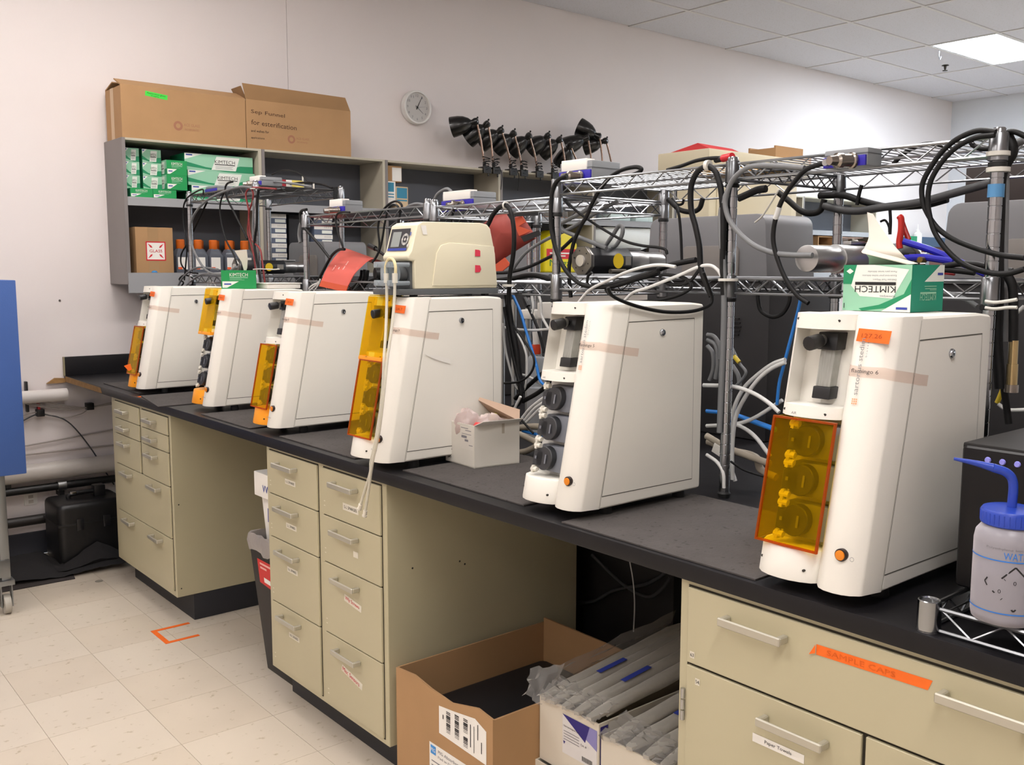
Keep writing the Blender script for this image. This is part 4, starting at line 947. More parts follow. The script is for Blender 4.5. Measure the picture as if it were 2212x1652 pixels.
for k, (x, z, a) in enumerate(((3.75, .435, .12), (3.86, .445, .10), (4.02, .44, .14), (4.15, .432, .06))):
    tag(M().box(x, x+a, -.25, -.12, 1.8275, 1.8275+.045+.02*(k%2)).build('foam_block', mat('foam_mint', '#cfe0dc', .7), bev=.006), '%s of the pale foam blocks on the shelf above the white bag' % ('first','second','third','last')[k], 'foam block')
# divided brown box and clear glassware near the right end
p0, p1 = ony(1765, 467, -.24), ony(1790, 545, -.24); p0.z = 1.778
bx = thing('divided_box', 'brown cardboard box with dividers at the right end of the shelves', 'box', (p0.x+.1, -.14, p1.z))
zz0 = zb
b = M().box(p0.x, p0.x+.25, -.03, -.02, zz0, p0.z).box(p0.x, p0.x+.012, -.26, -.03, zz0, p0.z).box(p0.x+.238, p0.x+.25, -.26, -.03, zz0, p0.z).box(p0.x+.012, p0.x+.238, -.26, -.03, p0.z-.012, p0.z)
b.build('box_walls', CARD, bx, smooth=0)
for k in range(1, 4): M().box(p0.x+.012, p0.x+.238, -.25, -.03, zz0+(p0.z-zz0)*k/4-.003, zz0+(p0.z-zz0)*k/4+.003).build('divider', CARDIN, bx, smooth=0)
q0, q1 = ony(1800, 500, -.24), ony(1885, 545, -.24)
cr = thing('glassware_carton', 'open brown carton with a pink flap, full of clear plastic ware', 'carton', ((q0.x+q1.x)/2, -.15, zb))
xa, xb = max(q0.x-.12, p0.x+.262), 7.35
M().box(xa, xb, -.262, -.25, zb, zb+.03).box(xa, xa+.01, -.25, -.03, zb, zb+.30).box(xb-.01, xb, -.25, -.03, zb, zb+.30).box(xa, xb, -.03, -.02, zb, zb+.32).build('carton_body', CARDIN, cr, smooth=0)
M().prism([(xa,-.03,zb+.32),(xa,-.262,zb+.332),(xa,-.262,zb+.327),(xa,-.03,zb+.31)], (xb-xa-.15,0,0)).build('top_flap', mat('flap_pink', '#cdb0a2', .8), cr, smooth=0)
random.seed(3)
for k in range(14):
    x = xa+.06+(xb-xa-.12)*((k*.618) % 1); z = zb+.05+.06*(k % 4)
    o = M().lathe([(.03,0),(.032,.09),(.012,.12),(.012,.14)], (x,-.22+.03*(k%3),z), (random.uniform(-.8,.8), random.uniform(-.3,.3), .8), 10).build('plastic_beaker', CLEAR if k % 3 else PAPER)
    tag(o, 'clear plastic bottle jumbled in the open carton at the right end of the shelves', 'bottle', 'clear ware in the open carton')
# little bracket shelf by the door with green box and white bottle
p = ony(1958, 545, -.05)
bs = thing('bracket_shelf', 'small white bracket shelf on the wall beside the brown door', 'shelf', (p.x+.1, -.06, p.z-.1))
M().box(p.x-.02, p.x+.26, -.14, 0, p.z-.01, p.z).build('board', PAPER, bs); M().box(p.x-.02, p.x, -.13, 0, p.z-.12, p.z-.01).box(p.x+.24, p.x+.26, -.13, 0, p.z-.12, p.z-.01).build('bracket', PAPER, bs)
tag(M().box(p.x-.01, p.x+.10, -.11, -.02, p.z, p.z+.17).build('glove_box', GREEN, bev=.003), 'green box on the little bracket shelf by the door', 'box')
wb2 = thing('squeeze_bottle', 'white squeeze bottle with a nozzle on the little bracket shelf by the door', 'bottle', (p.x+.18, -.07, p.z))
M().lathe([(.045,0),(.045,.2),(.02,.22)], (p.x+.18,-.07,p.z), n=16).build('bottle_body', PAPER, wb2); M().lathe([(.022,.22),(.022,.235),(.008,.24),(.004,.30)], (p.x+.18,-.07,p.z), n=12).build('nozzle', PAPER, wb2)
# ---------------------------------------------------------------- large cartons on top of the shelves
def bigbox(lab, x0, x1, flap):
    t = thing('large_carton', lab, 'carton', ((x0+x1)/2, -.15, ST+.001))
    z0, z1 = ST+.001, 2.378; w = .006
    M().box(x0, x1, -.265, -.265+w, z0, z1).build('front_wall', CARD, t, smooth=0)
    M().box(x0, x1, -.03-w, -.03, z0, z1).build('back_wall', CARD, t, smooth=0)
    M().box(x0, x0+w, -.265+w, -.03-w, z0, z1-.006).build('end_wall', CARD, t, smooth=0)
    M().box(x1-w, x1, -.265+w, -.03-w, z0, z1-.006).build('end_wall', CARD, t, smooth=0)
    M().box(x0+w, x1-w, -.265+w, -.03-w, z0, z0+w).build('bottom', CARDIN, t, smooth=0)
    f = Face((x0, -.265, z0), (1,0,0), (0,0,1)); r = mat('carton_stamp', '#9a6b52', .9)
    return t, f, r
t, f, r = bigbox('long brown carton on the shelf top with a green note, at the left', .262, .918, 0)
M().prism([(.262,-.265,2.378),(.262,-.17,2.418),(.262,-.166,2.414),(.262,-.262,2.372)], (.656,0,0)).build('top_flap', CARD, t, smooth=0)
M().prism([(.262,-.03,2.378),(.262,-.14,2.405),(.262,-.139,2.400),(.262,-.033,2.372)], (.656,0,0)).build('top_flap', CARD, t, smooth=0)
Face((.262,-.03,ST+.001), (0,-1,0), (0,0,1)).rect('packing_tape', .075, 0, .125, .255, mat('buff_tape', '#c3a783', .4), t, .0006)
f2 = Face(f.p(.122, .228, 0), (1,0,-.10), (.10,0,1)); f2.rect('green_note', 0, -.012, .113, .012, mat('note_green', '#3ccf3f', .6), t, .0006); f2.text('Apparatus glass', .008, -.001, .095, .009, INK, t, .001); f2.text('fragile', .03, -.010, .04, .007, INK, t, .001)
f.disc('stamp_ring', .285, .082, .024, r, t, .0006, r2=.012); f.text('ACE GLASS', .315, .083, .085, .014, r, t, .0008); f.text('INCORPORATED', .32, .062, .075, .010, r, t, .0008)
t, f, r = bigbox('brown carton with handwriting and a raised flap, right of the long one', .922, 1.568, 1)
M().prism([(.922,-.265,2.378),(1.568,-.265,2.378),(1.515,-.30,2.445),(.888,-.30,2.452)], (.001,.004,.001)).build('raised_flap', CARD, t, smooth=0)
M().prism([(.922,-.265,2.376),(.922,-.16,2.376),(.900,-.13,2.445),(.905,-.24,2.448)], (.004,0,0)).build('end_flap', CARDIN, t, smooth=0)
hw = mat('marker_brown', '#4a3020', .9)
f.text('Sep Funnel', .028, .182, .20, .026, hw, t, .0008, ang=-.03); f.text('for esterification', .028, .128, .27, .026, hw, t, .0008, ang=-.03); f.text('and wahes for', .026, .088, .105, .014, INK, t, .0008); f.text('applications', .025, .05, .078, .014, INK, t, .0008)
f.disc('stamp_ring', .265, .068, .023, r, t, .0006, r2=.012); f.text('ACE GLASS', .295, .070, .080, .012, r, t, .0008); f.text('INCORPORATED', .30, .052, .065, .009, r, t, .0008)
# ---------------------------------------------------------------- clock
ck = thing('wall_clock', 'round white wall clock above the shelves', 'clock', (2.195, -.03, 2.39))
cc = V((2.195, 0, 2.497))
M().lathe([(.100,0),(.106,.006),(.106,.040),(.103,.045),(.094,.045),(.092,.032)], cc, (0,-1,0), 40).build('clock_case', mat('clock_white', '#dcdad6', .4), ck)
fc = Face(cc+V((0,-.033,0)), (1,0,0), (0,0,1)); fc.disc('clock_face', 0, 0, .0925, mat('clock_dial', '#bdbab6', .6), ck, .0, 40)
for h in range(1, 13):
    a = math.radians(90-30*h); s_ = str(h); w = .010*len(s_); fc.text(s_, .073*math.cos(a)-w/2, .073*math.sin(a)-.0075, w, .015, INKG, ck, .0006, name='numeral')
def hand(nm, ang, l, w, m, z):
    a = math.radians(90-ang); d = V((math.cos(a), math.sin(a))); n_ = V((-d.y, d.x))*w/2
    fc.poly(nm, [tuple(-d*.016-n_), tuple(d*l-n_*.5), tuple(d*l+n_*.5), tuple(-d*.016+n_)], m, ck, z)
hand('minute_hand', 28, .068, .006, INK, .003); hand('hour_hand', 128, .058, .006, INKG, .002); hand('second_hand', 82, .06, .002, INKG, .004)
M().cyl(cc+V((0,-.033,0)), cc+V((0,-.039,0)), .005, n=12).build('hub', INK, ck)
# ---------------------------------------------------------------- black clip-on lamps
LB = mat('lamp_black', '#0b0b0c', .28, coat=.3); COPPER = mat('lamp_arm_chrome', '#b59a8a', .25, 1.)
JN = [(2.50,2.414),(2.592,2.408),(2.709,2.38),(2.816,2.369),(2.952,2.366),(3.124,2.381),(3.236,2.365),(3.332,2.336),(3.497,2.398),(3.613,2.414),(3.684,2.393)]
HC = [(2.366,2.391),(2.478,2.349),(2.592,2.329),(2.716,2.31),(2.856,2.307),(3.022,2.326),(3.135,2.315),(3.281,2.253),(3.354,2.354),(3.489,2.462),(3.567,2.372)]
BS = [2.563, 2.641, 2.786, 2.881, 3.02, 3.162, 3.29, 3.42, 3.55, 3.66, 3.76]
ordn = ['first','second','third','fourth','fifth','sixth','seventh','eighth','ninth','tenth','eleventh']
random.seed(11)
for i in range(11):
    (jx, jz), (hx, hz), bx_ = JN[i], HC[i], BS[i]; y = -.262
    t = thing('clamp_lamp', 'black clip-on lamp, %s from the clock along the shelf top' % ordn[i], 'lamp', (bx_, y, ST), 'black clip-on lamps on the shelf top')
    M().tube(spline([(bx_, y, ST+.035), (bx_-.01, y, ST+.08), ((bx_+jx)/2+.004, y, (ST+jz)/2+.02), (jx+.008, y, jz-.03), (jx, y, jz)]), .0065, 8).build('arm', COPPER, t, smooth=60)
    ax = V((hx-jx+.064, .078, (hz-jz)*1.0)).normalized()
    c = V((jx, y, jz))
    M().lathe([(.012,-.012),(.022,-.006),(.024,.012),(.017,.03),(.019,.045)], c, ax, 16).build('lamp_socket', LB, t)
    M().lathe([(.019,.036),(.034,.050),(.052,.080),(.061,.112),(.066,.150),(.067,.168),(.065,.168),(.063,.150),(.058,.112),(.048,.082),(.016,.055)], c, ax, 24).build('shade', LB, t, label='black bell shaped shade')
    M().lathe([(.004,0),(.007,.006),(.004,.012)], c-ax*.004+V((0,0,.016)), (0.3,0,1), 8).build('switch', LB, t)
    cl = M().box(bx_-.03, bx_+.035, y-.022, y+.03, ST+.0005, ST+.012).box(bx_-.03, bx_+.03, y-.035, y-.017, ST-.03, ST+.012).cyl((bx_, y, ST+.012), (bx_, y, ST+.045), .012, n=10).cyl((bx_+.012, y-.026, ST-.05), (bx_+.012, y-.026, ST-.03), .006, n=8)
    cl.build('clamp', LB, t, bev=.002, seg=1)
    pts = []; n = 40
    for k in range(n):
        a = k*.9; pts.append((bx_+.024*math.cos(a)+random.uniform(-.008,.008), y-.02+.016*math.sin(a), ST-.02+.10*k/n+random.uniform(-.006,.006)))
    M().tube(spline(pts, 3), .0028, 5).build('coiled_cord', KB, t, smooth=60)
    if i in (1, 2): M().tube(spline([(bx_+.03,y-.02,ST+.02),(bx_+.045,y-.03,ST-.03),(bx_+.04,y-.03,ST-.09),(bx_+.035,y-.03,ST-.13)]), .0028, 5).build('hanging_plug_lead', KB, t, smooth=60)
# ================================================================ BEIGE CABINET BEHIND THE CONTROLLERS
bg = mat('freezer_beige', '#c2b99e', .5, var=.03)
fz = thing('tall_cabinet', 'tall beige cabinet with an overhanging top behind the racks', 'cabinet', (2.32, -2.47, 0))
M().box(2.0, 2.66, -2.565, -2.38, 0, 1.895).build('carcass', bg, fz, bev=.01); M().box(1.95, 2.70, -2.6, -2.31, 1.895, 1.98).build('top_slab', bg, fz, bev=.006)
M().box(2.05, 2.61, -2.569, -2.565, .1, 1.86).build('door_panel', mat('freezer_door', '#b8ae92', .5), fz, bev=.001); M().box(2.08, 2.11, -2.60, -2.569, 1.0, 1.35).build('handle', ALU, fz, bev=.006)
rf = tag(M().prism([(1.97,-2.585,1.981),(1.97,-2.36,1.981),(1.97,-2.52,2.010)], (.28,.03,0)).build('red_folder', mat('folder_red', '#bd2a2e', .6), smooth=0), 'red folder lying on top of the tall beige cabinet', 'folder')
p0, p1 = ony(1675, 343, -2.45), ony(1735, 322, -2.45)
bo = thing('cardboard_tray', 'brown cardboard tray tilted on top of the tall beige cabinet', 'carton', (p0.x+.1, -2.4, 1.981))
M().box(p0.x, p1.x, -2.45, -2.44, 1.981, p1.z).box(p0.x, p1.x, -2.3, -2.29, 1.981, p1.z).box(p0.x, p0.x+.01, -2.44, -2.3, 1.981, p1.z-.01).box(p1.x-.01, p1.x, -2.44, -2.3, 1.981, p1.z).build('tray_walls', CARD, bo, smooth=0)
M().box(p1.x+.002, p1.x+.12, -2.42, -2.3, 1.981, p1.z-.03).build('tray_lid', mat('card_pale', '#c9a482', .8), bo, smooth=0)
# ================================================================ CREAM PUMP ON THE FOURTH TOWER
CREAM = mat('cream_abs', '#ded7bd', .4, var=.03, vscale=4); DGR = mat('pump_base_grey', '#55585a', .5)
zt = H+ZT+.001
pp = thing('peristaltic_pump', 'cream peristaltic pump standing on a white tower, red tape on its side', 'pump', (.24, -2.97, zt))
x0, x1, y0, y1 = .085, .398, -3.085, -2.955
M().box(x0-.03, x1+.002, y0-.002, y1+.002, zt+.006, zt+.022).build('base_plate', DGR, pp, bev=.003)
for (a, c) in ((.12,-3.06),(.37,-3.06),(.12,-2.98),(.37,-2.98)): M().cyl((a,c,zt), (a,c,zt+.008), .012, n=10).build('foot', RUB, pp)
sd = [(.108,zt+.022),(.397,zt+.022),(.390,zt+.12),(.372,zt+.192),(.360,zt+.204),(.335,zt+.208),(.135,zt+.205),(.118,zt+.196),(.098,zt+.125),(.088,zt+.112),(.088,zt+.104),(.096,zt+.098),(.108,zt+.098)]
M().prism([(a, y0, c) for a, c in sd], (0, y1-y0, 0)).build('housing', CREAM, pp, bev=.012, seg=3)
em = [(.165,zt+.03),(.395,zt+.03),(.383,zt+.142),(.225,zt+.150),(.195,zt+.142),(.180,zt+.12)]
M().prism([(a, y0-.003, c) for a, c in em], (0, .004, 0)).build('side_bulge', CREAM, pp, bev=.003, seg=2)
M().box(.100, .112, y0+.012, y1-.012, zt+.022, zt+.097).build('front_recess', DGR, pp, bev=.003)
sl = V((.020, 0, .071)).normalized()    # direction up the sloping display face
fp = Face((.0975, y1-.006, zt+.126), (0,-1,0), sl)
wpan = (y1-y0)-.030
fp.rect('control_panel', .005, 0, wpan*1.0, .063, mat('panel_black', '#2d2d33', .3), pp, .0015); fp.rect('blue_strip', .005, 0, wpan*1.0, .007, INKB, pp, .002)
fp.rect('display', .018, .011, .060, .054, mat('lcd_grey', '#8f9593', .25), pp, .0022)
fp.disc('dial_ring', .084, .032, .017, mat('keypad_grey', '#a2a2a0', .4), pp, .0022, 20, .011)
for (u, v) in ((.084,.045),(.084,.019),(.071,.032),(.097,.032),(.084,.032)): fp.disc('key', u, v, .0042, mat('key_grey', '#c2c0ba', .4), pp, .0026, 12)
fp.disc('key', .104, .014, .005, mat('key_grey'), pp, .0026, 12); fp.rect('key', .1035, .042, .109, .052, mat('key_blue', '#4b5ea8', .4), pp, .0026)
fs = Face((0, y0-.0036, 0), (1,0,0), (0,0,1)); RT = mat('red_tape', '#d83a52', .6)
fs.poly('red_tape', [(.312,zt+.113),(.331,zt+.113),(.331,zt+.128),(.327,zt+.131),(.312,zt+.132)], RT, pp, .001); fs.poly('red_tape', [(.312,zt+.067),(.329,zt+.068),(.334,zt+.076),(.330,zt+.087),(.312,zt+.088)], RT, pp, .001)
Face((0, y0, 0), (1,0,0), (0,0,1)).poly('white_tape', [(.128,zt+.195),(.146,zt+.195),(.150,zt+.170),(.136,zt+.170)], PAPER, pp, .001)
# pump head of clear rollers and the looped tubing
hc = V((.052, -3.045, zt+.062)); CLH = film('clear_polycarbonate', '#dfe6ea', '#c3cbd0', .35, .1)
hd = M().lathe([(.030,0),(.032,.004),(.032,.018),(.030,.022)], hc+V((.016,0,0)), (-1,0,0), 20).build('pump_head', CLH, pp)
for (dy, dz) in ((-.04,.026),(.04,.026),(-.04,-.024),(.04,-.024)): 
    M().cyl(hc+V((.042,dy*.8,dz)), hc+V((-.022,dy*.8,dz)), .006, n=10).build('clamp_rod', CLH, pp)
M().box(hc.x-.020, hc.x-.012, hc.y-.05, hc.y+.05, hc.z+.018, hc.z+.034).box(hc.x-.020, hc.x-.012, hc.y-.05, hc.y+.05, hc.z-.032, hc.z-.016).box(hc.x-.02, hc.x-.012, hc.y-.015, hc.y+.015, hc.z-.016, hc.z+.018).build('clamp_frame', CLH, pp, bev=.003)
M().cyl(hc+V((.046,0,0)), hc+V((.016,0,0)), .02, n=16).build('drive_hub', DGR, pp)
s9 = (740, 440, 2.848); TUB = film('silicone_tube', '#f0eee6', '#e4e0d2', .55, .35)
def pt(u, v, x): return onx(s9[0]+u/s9[2], s9[1]+v/s9[2], x)
tb = thing('pump_tubing', 'pale silicone tubing looped over the pump head and hanging below the bench edge', 'tubing', pt(165, 1600, -.03)-V((0,0,.15)))
A = [pt(270,455,.035), pt(272,600,.028), pt(265,800,.0), pt(255,950,-.025), pt(245,1150,-.040), pt(215,1400,-.045), pt(175,1580,-.045), onx(800,1020,-.045), onx(788,1060,-.04), onx(779,1090,-.04)]
B_ = [pt(322,455,.035), pt(318,600,.028), pt(300,780,.0), pt(275,950,-.025), pt(255,1150,-.042), pt(225,1400,-.047), pt(190,1560,-.047), onx(803,1010,-.047), onx(796,1060,-.042), onx(789,1104,-.042)]
top = [pt(268,455,.035), pt(265,390,.035), pt(278,348,.034), pt(295,337,.034), pt(314,348,.034), pt(326,390,.035), pt(324,455,.035)]
M().tube(spline(A), .0040, 8).build('tube', TUB, tb, smooth=60); M().tube(spline(B_), .0040, 8).build('tube', TUB, tb, smooth=60)
M().tube(spline(top), .0042, 8).build('pump_loop', mat('tube_cream', '#ddd0a2', .4), tb, smooth=60)
for a in (A, B_):
    M().cyl(a[0]+V((0,0,.012)), a[0]-V((0,0,.014)), .0075, n=10).build('coupling', TRANS, tb)
    e = a[-1]; d = (a[-1]-a[-2]).normalized(); M().cyl(e-d*.002, e+d*.012, .006, n=10).cyl(e+d*.012, e+d*.016, .007, n=10).build('luer_tip', mat('luer_white', '#d8d2c4', .4), tb)
# ================================================================ TISSUE BOXES ON THE TOWERS
k6 = thing('tissue_box', 'upside-down green and white tissue box on the nearest tower, a tissue pulled out', 'tissue box', (.32, -4.32, zt))
kx0, kx1, ky0 = .262, .378, -4.42; ky1 = onx(1821, 640, kx0).y; kh = .084
M().box(kx0, kx1, ky0, ky1, zt, zt+kh).build('carton', GREEN, k6, bev=.0015, seg=1)
f = Face((kx0, ky0, zt+kh), (0,1,0), (0,0,-1)); w = ky1-ky0      # printed upside down
f.rect('print_base', 0, 0, w, kh, PGREEN, k6, .0004)
f.poly('print_swoosh', [(0,.30*kh),(.10*w,.62*kh),(.45*w,.86*kh),(.75*w,.95*kh),(.70*w,kh),(.35*w,kh*.93),(.0,.62*kh)], GREEN, k6, .0008)
f.poly('print_corner', [(0,.62*kh),(.35*w,.94*kh),(.42*w,kh),(0,kh)], WPRINT, k6, .0010)
f.poly('print_panel', [(.04*w,.10*kh),(.55*w,0),(.80*w,0),(.88*w,.45*kh),(.74*w,.68*kh),(.26*w,.72*kh)], WPRINT, k6, .0008)
f.poly('print_block', [(.80*w,0),(w,0),(w,.42*kh),(.87*w,.42*kh)], GREEN, k6, .0010)
f.poly('white_diamond', [(.90*w,.08*kh),(.955*w,.14*kh),(.90*w,.20*kh),(.845*w,.14*kh)], WPRINT, k6, .0014)
f.text('KIMTECH', .215*w, .455*kh, .60*w, .14*kh, INK, k6, .0016); f.text('Kimwipes', .22*w, .64*kh, .22*w, .06*kh, INKG, k6, .0016)
f.rect('print_bar', .215*w, .37*kh, .815*w, .435*kh, INK, k6, .0016)
for i, s_ in enumerate(('Delicate Task Wipers', 'Essuie-tout pour taches delicates', 'Panos para tareas delicadas')): f.text(s_, .21*w, (.29-.085*i)*kh, (.34,.50,.42)[i]*w, .045*kh, INKG, k6, .0016)
f.text('1', .965*w, .84*kh, .012*w, .11*kh, INK, k6, .0016); f.rect('brand_chip', .04*w, .90*kh, .20*w, .95*kh, INKB, k6, .0016)
f = Face((kx1, ky0, zt+kh), (-1,0,0), (0,0,-1)); w2 = kx1-kx0
f.rect('print_base', 0, 0, w2, kh, mat('box_teal_green', '#128a6e', .55), k6, .0004); f.poly('print_corner', [(0,0),(.14*w2,0),(.62*w2,.36*kh),(0,.36*kh)], WPRINT, k6, .0008)
f.text('KIMTECH', .24*w2, .62*kh, .50*w2, .14*kh, PGREEN, k6, .0012); f.rect('print_bar', .24*w2, .58*kh, .74*w2, .62*kh, PGREEN, k6, .0012); f.rect('brand_chip', .05*w2, .17*kh, .22*w2, .22*kh, INKB, k6, .0014)
f.rects('print_lines', [(.24*w2,.50*kh,.60*w2,.515*kh),(.24*w2,.45*kh,.62*w2,.465*kh),(.24*w2,.53*kh,.45*w2,.545*kh)], PGREEN, k6, .0014)
def tissue(t, pts, xs, m):
    """folded paper: a fan of pixel outline points at given depths"""
    w = [onx(u, v, x) for (u, v), x in zip(pts, xs)]
    return M().prism(w, (.0012,0,0)).build('tissue', m, t, smooth=0)
TIS = mat('tissue_paper', '#d3cbbf', .9)
def tsheet(L_, R_, xs_): return sheet([onx(u, v, x) for (u, v), x in zip(L_, xs_)], [onx(u, v, x+.006) for (u, v), x in zip(R_, xs_)], 8, .0008).build('tissue', TIS, k6, smooth=60)
tsheet([(1873,458),(1876,488),(1876,515),(1866,540),(1876,556),(1877,572)], [(1886,462),(1904,492),(1930,528),(1948,548),(1962,563),(1975,572)], [.325,.318,.308,.296,.304,.318])
tsheet([(1869,534),(1861,543),(1864,547)], [(1984,569),(1970,570),(1960,571)], [.300,.288,.286])
k2 = thing('tissue_box', 'green tissue box standing on end on the second tower, a tissue sticking up', 'tissue box', (.24, -1.66, zt))
M().box(.168, .300, -1.70, -1.60, zt, zt+.072).build('carton', DGREEN, k2, bev=.0015, seg=1); print_end(Face((.168,-1.70,zt), (1,0,0), (0,0,1)), .132, .072, k2)
w_ = [ony(u, v, -1.65) for u, v in ((526,592),(519,566),(505,541),(529,539),(531,560),(530,578))]
M().prism(w_, (.001,.004,0)).build('tissue', TIS, k2, smooth=0)
k2.rotation_euler.z = -.42
tr = thing('plastic_tray', 'shallow white plastic tray on the second tower beside the green tissue box', 'tray', (.38, -1.70, zt))
M().box(.318, .46, -1.74, -1.60, zt, zt+.018).build('tray_body', PAPER, tr, bev=.004); M().box(.314, .464, -1.744, -1.596, zt+.018, zt+.022).build('rim', PAPER, tr, bev=.002)
# ================================================================ SMALL OPEN CARTON ON THE BENCH
wc = thing('open_carton', 'small open white carton of bagged parts in front of the towers', 'carton', (.2, -3.27, H+.004))
zc0 = H+.0042; ca = onz(963, 994, zc0); cb = onz(1025, 1012, zc0); cc_ = onz(1122, 1000, zc0); 
e1 = (cb-ca); e2 = (cc_-cb); hC = .118
def wall(p, d, nrm, h, m, nm, par, h2=None):
    n_ = V(nrm).normalized()*.003
    return M().prism([p, p+d, p+d+V((0,0,h2 if h2 else h)), p+V((0,0,h))], n_).build(nm, m, par, smooth=0)
inn = (e2-e2.project(e1)).normalized(); inn2 = (-e1+e1.project(e2)).normalized()
WCB = mat('white_carton', '#cfcabf', .7, var=.04)
wl_ = wall(ca, e1, inn, hC, WCB, 'left_wall', wc); wf = wall(cb, e2, inn2, hC, WCB, 'front_wall', wc); wall(ca+e2, e1, -inn, hC, WCB, 'right_wall', wc); wall(ca, e2, -inn2, hC, WCB, 'rear_wall', wc)
M().prism([ca, cb, cc_, ca+e2], (0,0,.003)).build('bottom', WCB, wc, smooth=0)
up = V((0,0,hC)); fl = e2.normalized()
M().prism([cb+up, cb+e2+up, cb+e2+up-inn2*-.0+V((0,0,.012))-inn2*.02, cb+up+fl*.01+V((0,0,.014))-inn2*.03], (0,0,.0015)).build('front_flap', PAPER, wc, smooth=0)
rr = ca+e2+up
M().prism([rr, rr+e1, rr+e1*.98+V((.012,.01,.03)), rr+e1*.05+V((-.07,.05,.07))], V((.001,.001,.002))).build('right_flap', mat('carton_inside_tan', '#b49a86', .8), wc, smooth=0)
M().prism([ca+up, ca+e2+up, ca+e2*.95+up+V((-.02,.045,.035)), ca+e2*.45+up+V((.0,.05,.055))], V((0,.001,.002))).build('rear_flap', mat('carton_inside_tan'), wc, smooth=0)
Fw = Face(ca, e1, (0,0,1)); L1 = e1.length
Fw.rect('address_label', L1*.52, .048, L1*.98, .112, mat('label_off_white', '#d2ccc2', .7), wl_, .0006)
Fw.rects('print_lines', [(L1*.55,.106,L1*.80,.108),(L1*.70,.100,L1*.90,.102),(L1*.58,.090,L1*.9,.0915),(L1*.57,.079,L1*.75,.086),(L1*.68,.070,L1*.80,.076),(L1*.82,.06,L1*.95,.062)], INKG, wl_, .001)
Fw.text('Stopp. + SP', L1*.24, .012, .085, L1*.14, INK, wl_, .001, ang=math.pi/2, name='handwriting')
Face(cb, e2, (0,0,1)).rect('tape_mark', e2.length*.60, hC-.028, e2.length*.66, hC, mat('old_tape', '#a79d8c', .5), wf, .0006)
def bag(lab, c, r, m, name='parts_bag', seed=1):
    random.seed(seed); vs = []; fs = []; n, k = 10, 14
    for i in range(n):
        for j in range(k):
            a, bq = 2*math.pi*j/k, math.pi*(i+.5)/n; q = 1+random.uniform(-.16,.16)
            vs.append((c[0]+r[0]*q*math.sin(bq)*math.cos(a), c[1]+r[1]*q*math.sin(bq)*math.sin(a), c[2]-r[2]*q*math.cos(bq)))
    for i in range(n-1):
        for j in range(k): fs.append((i*k+j, i*k+(j+1)%k, (i+1)*k+(j+1)%k, (i+1)*k+j))
    fs += [tuple(range(k-1,-1,-1)), tuple((n-1)*k+j for j in range(k))]
    return tag(M().add(vs, fs).build(name, m, smooth=50), lab, 'bag')
mid = (ca+cc_)/2
PINKF = film('pink_antistatic_film', '#eddcd8', '#e0cfcb', .45, .2, .5)
bag('pinkish clear bag bulging out of the small open white carton, left', (mid.x-.035, mid.y+.025, zc0+.105), (.042,.04,.045), PINKF, seed=2)
bag('pinkish clear bag heaped in the middle of the small open white carton', (mid.x+.02, mid.y-.005, zc0+.10), (.05,.04,.035), PINKF, seed=5)
tag(M().lathe([(.012,0),(.014,.012),(.010,.02)], (mid.x-.035, mid.y-.022, zc0+.098), (.4,.2,1), 8).build('coral_stopper', mat('cap_coral', '#d84a4a', .5)), 'coral red cap peeking from the small open white carton', 'cap')
tag(M().lathe([(.014,0),(.016,.01),(.008,.02)], (mid.x+.055, mid.y+.015, zc0+.112), (.3,.2,1), 8).build('yellow_stopper', mat('cap_lime', '#c3bf3c', .5)), 'yellow-green scrap inside the small open white carton', 'cap')
# ================================================================ RIGHT FRONT: wire shelf, wash bottle, black box
ws = thing('wire_tray_shelf', 'low chrome wire shelf lying on the bench at the right edge', 'rack', (.25, -4.9, H))
wire_shelf(ws, .022, .46, -5.2, -4.60, H+.038, .03)
for (x, y) in ((.022,-4.60),(.46,-4.60),(.022,-5.2),(.46,-5.2)):
    M().lathe([(.0165,.001),(.018,.003),(.0170,.048),(.0155,.049),(.0135,.047),(.0125,.003)], (x,y,H), n=18).build('corner_collar', CHROME, ws)
zw = H+.042
wbx, wby = .047, -4.700
wsb = thing('wash_bottle', 'translucent wash bottle with a blue cap and spout, lettered WATER', 'wash bottle', (wbx, wby, zw))
PE = film('hdpe_translucent', '#d0cdd4', '#c4c0c8', .50, .3)
M().lathe([(.040,0),(.0455,.003),(.047,.012),(.047,.118),(.045,.130),(.039,.138),(.0355,.141),(.0355,.147)], (wbx,wby,zw), n=32).build('bottle_body', PE, wsb, smooth=60)
M().lathe([(.040,.002),(.0445,.006),(.0445,.075),(.04,.0755)], (wbx,wby,zw), n=28).build('water_fill', film('water_tint', '#c9ccd8', '#b5b8c4', .35, .1), wsb, smooth=60)
BCAP = mat('cap_blue', '#2340a6', .35)
prof = [(.037,.141),(.040,.143),(.040,.161),(.038,.164),(.012,.166)]
capo = M().lathe(prof, (wbx,wby,zw), n=36).build('screw_cap', BCAP, wsb)
rb = M()
for k in range(36): a = 2*math.pi*k/36; rb.box(wbx+.0398*math.cos(a)-.0008, wbx+.0398*math.cos(a)+.0008, wby+.0398*math.sin(a)-.0008, wby+.0398*math.sin(a)+.0008, zw+.145, zw+.160)
rb.build('cap_ribs', BCAP, capo, smooth=0)
pt2 = lambda u, v, x: onx(u, v, x)
M().tube(spline([(wbx,wby,zw+.163), (wbx,wby,zw+.200), (wbx-.005,wby+.007,zw+.215), (wbx-.016,wby+.023,zw+.222)]), .0065, 12).build('spout_stem', BCAP, wsb, smooth=60)
M().tube(spline([(wbx-.016,wby+.023,zw+.222), (wbx-.028,wby+.042,zw+.227), (wbx-.045,wby+.066,zw+.232)]), .0062, 12, True, .0022).build('spout_tip', BCAP, wsb, smooth=60)
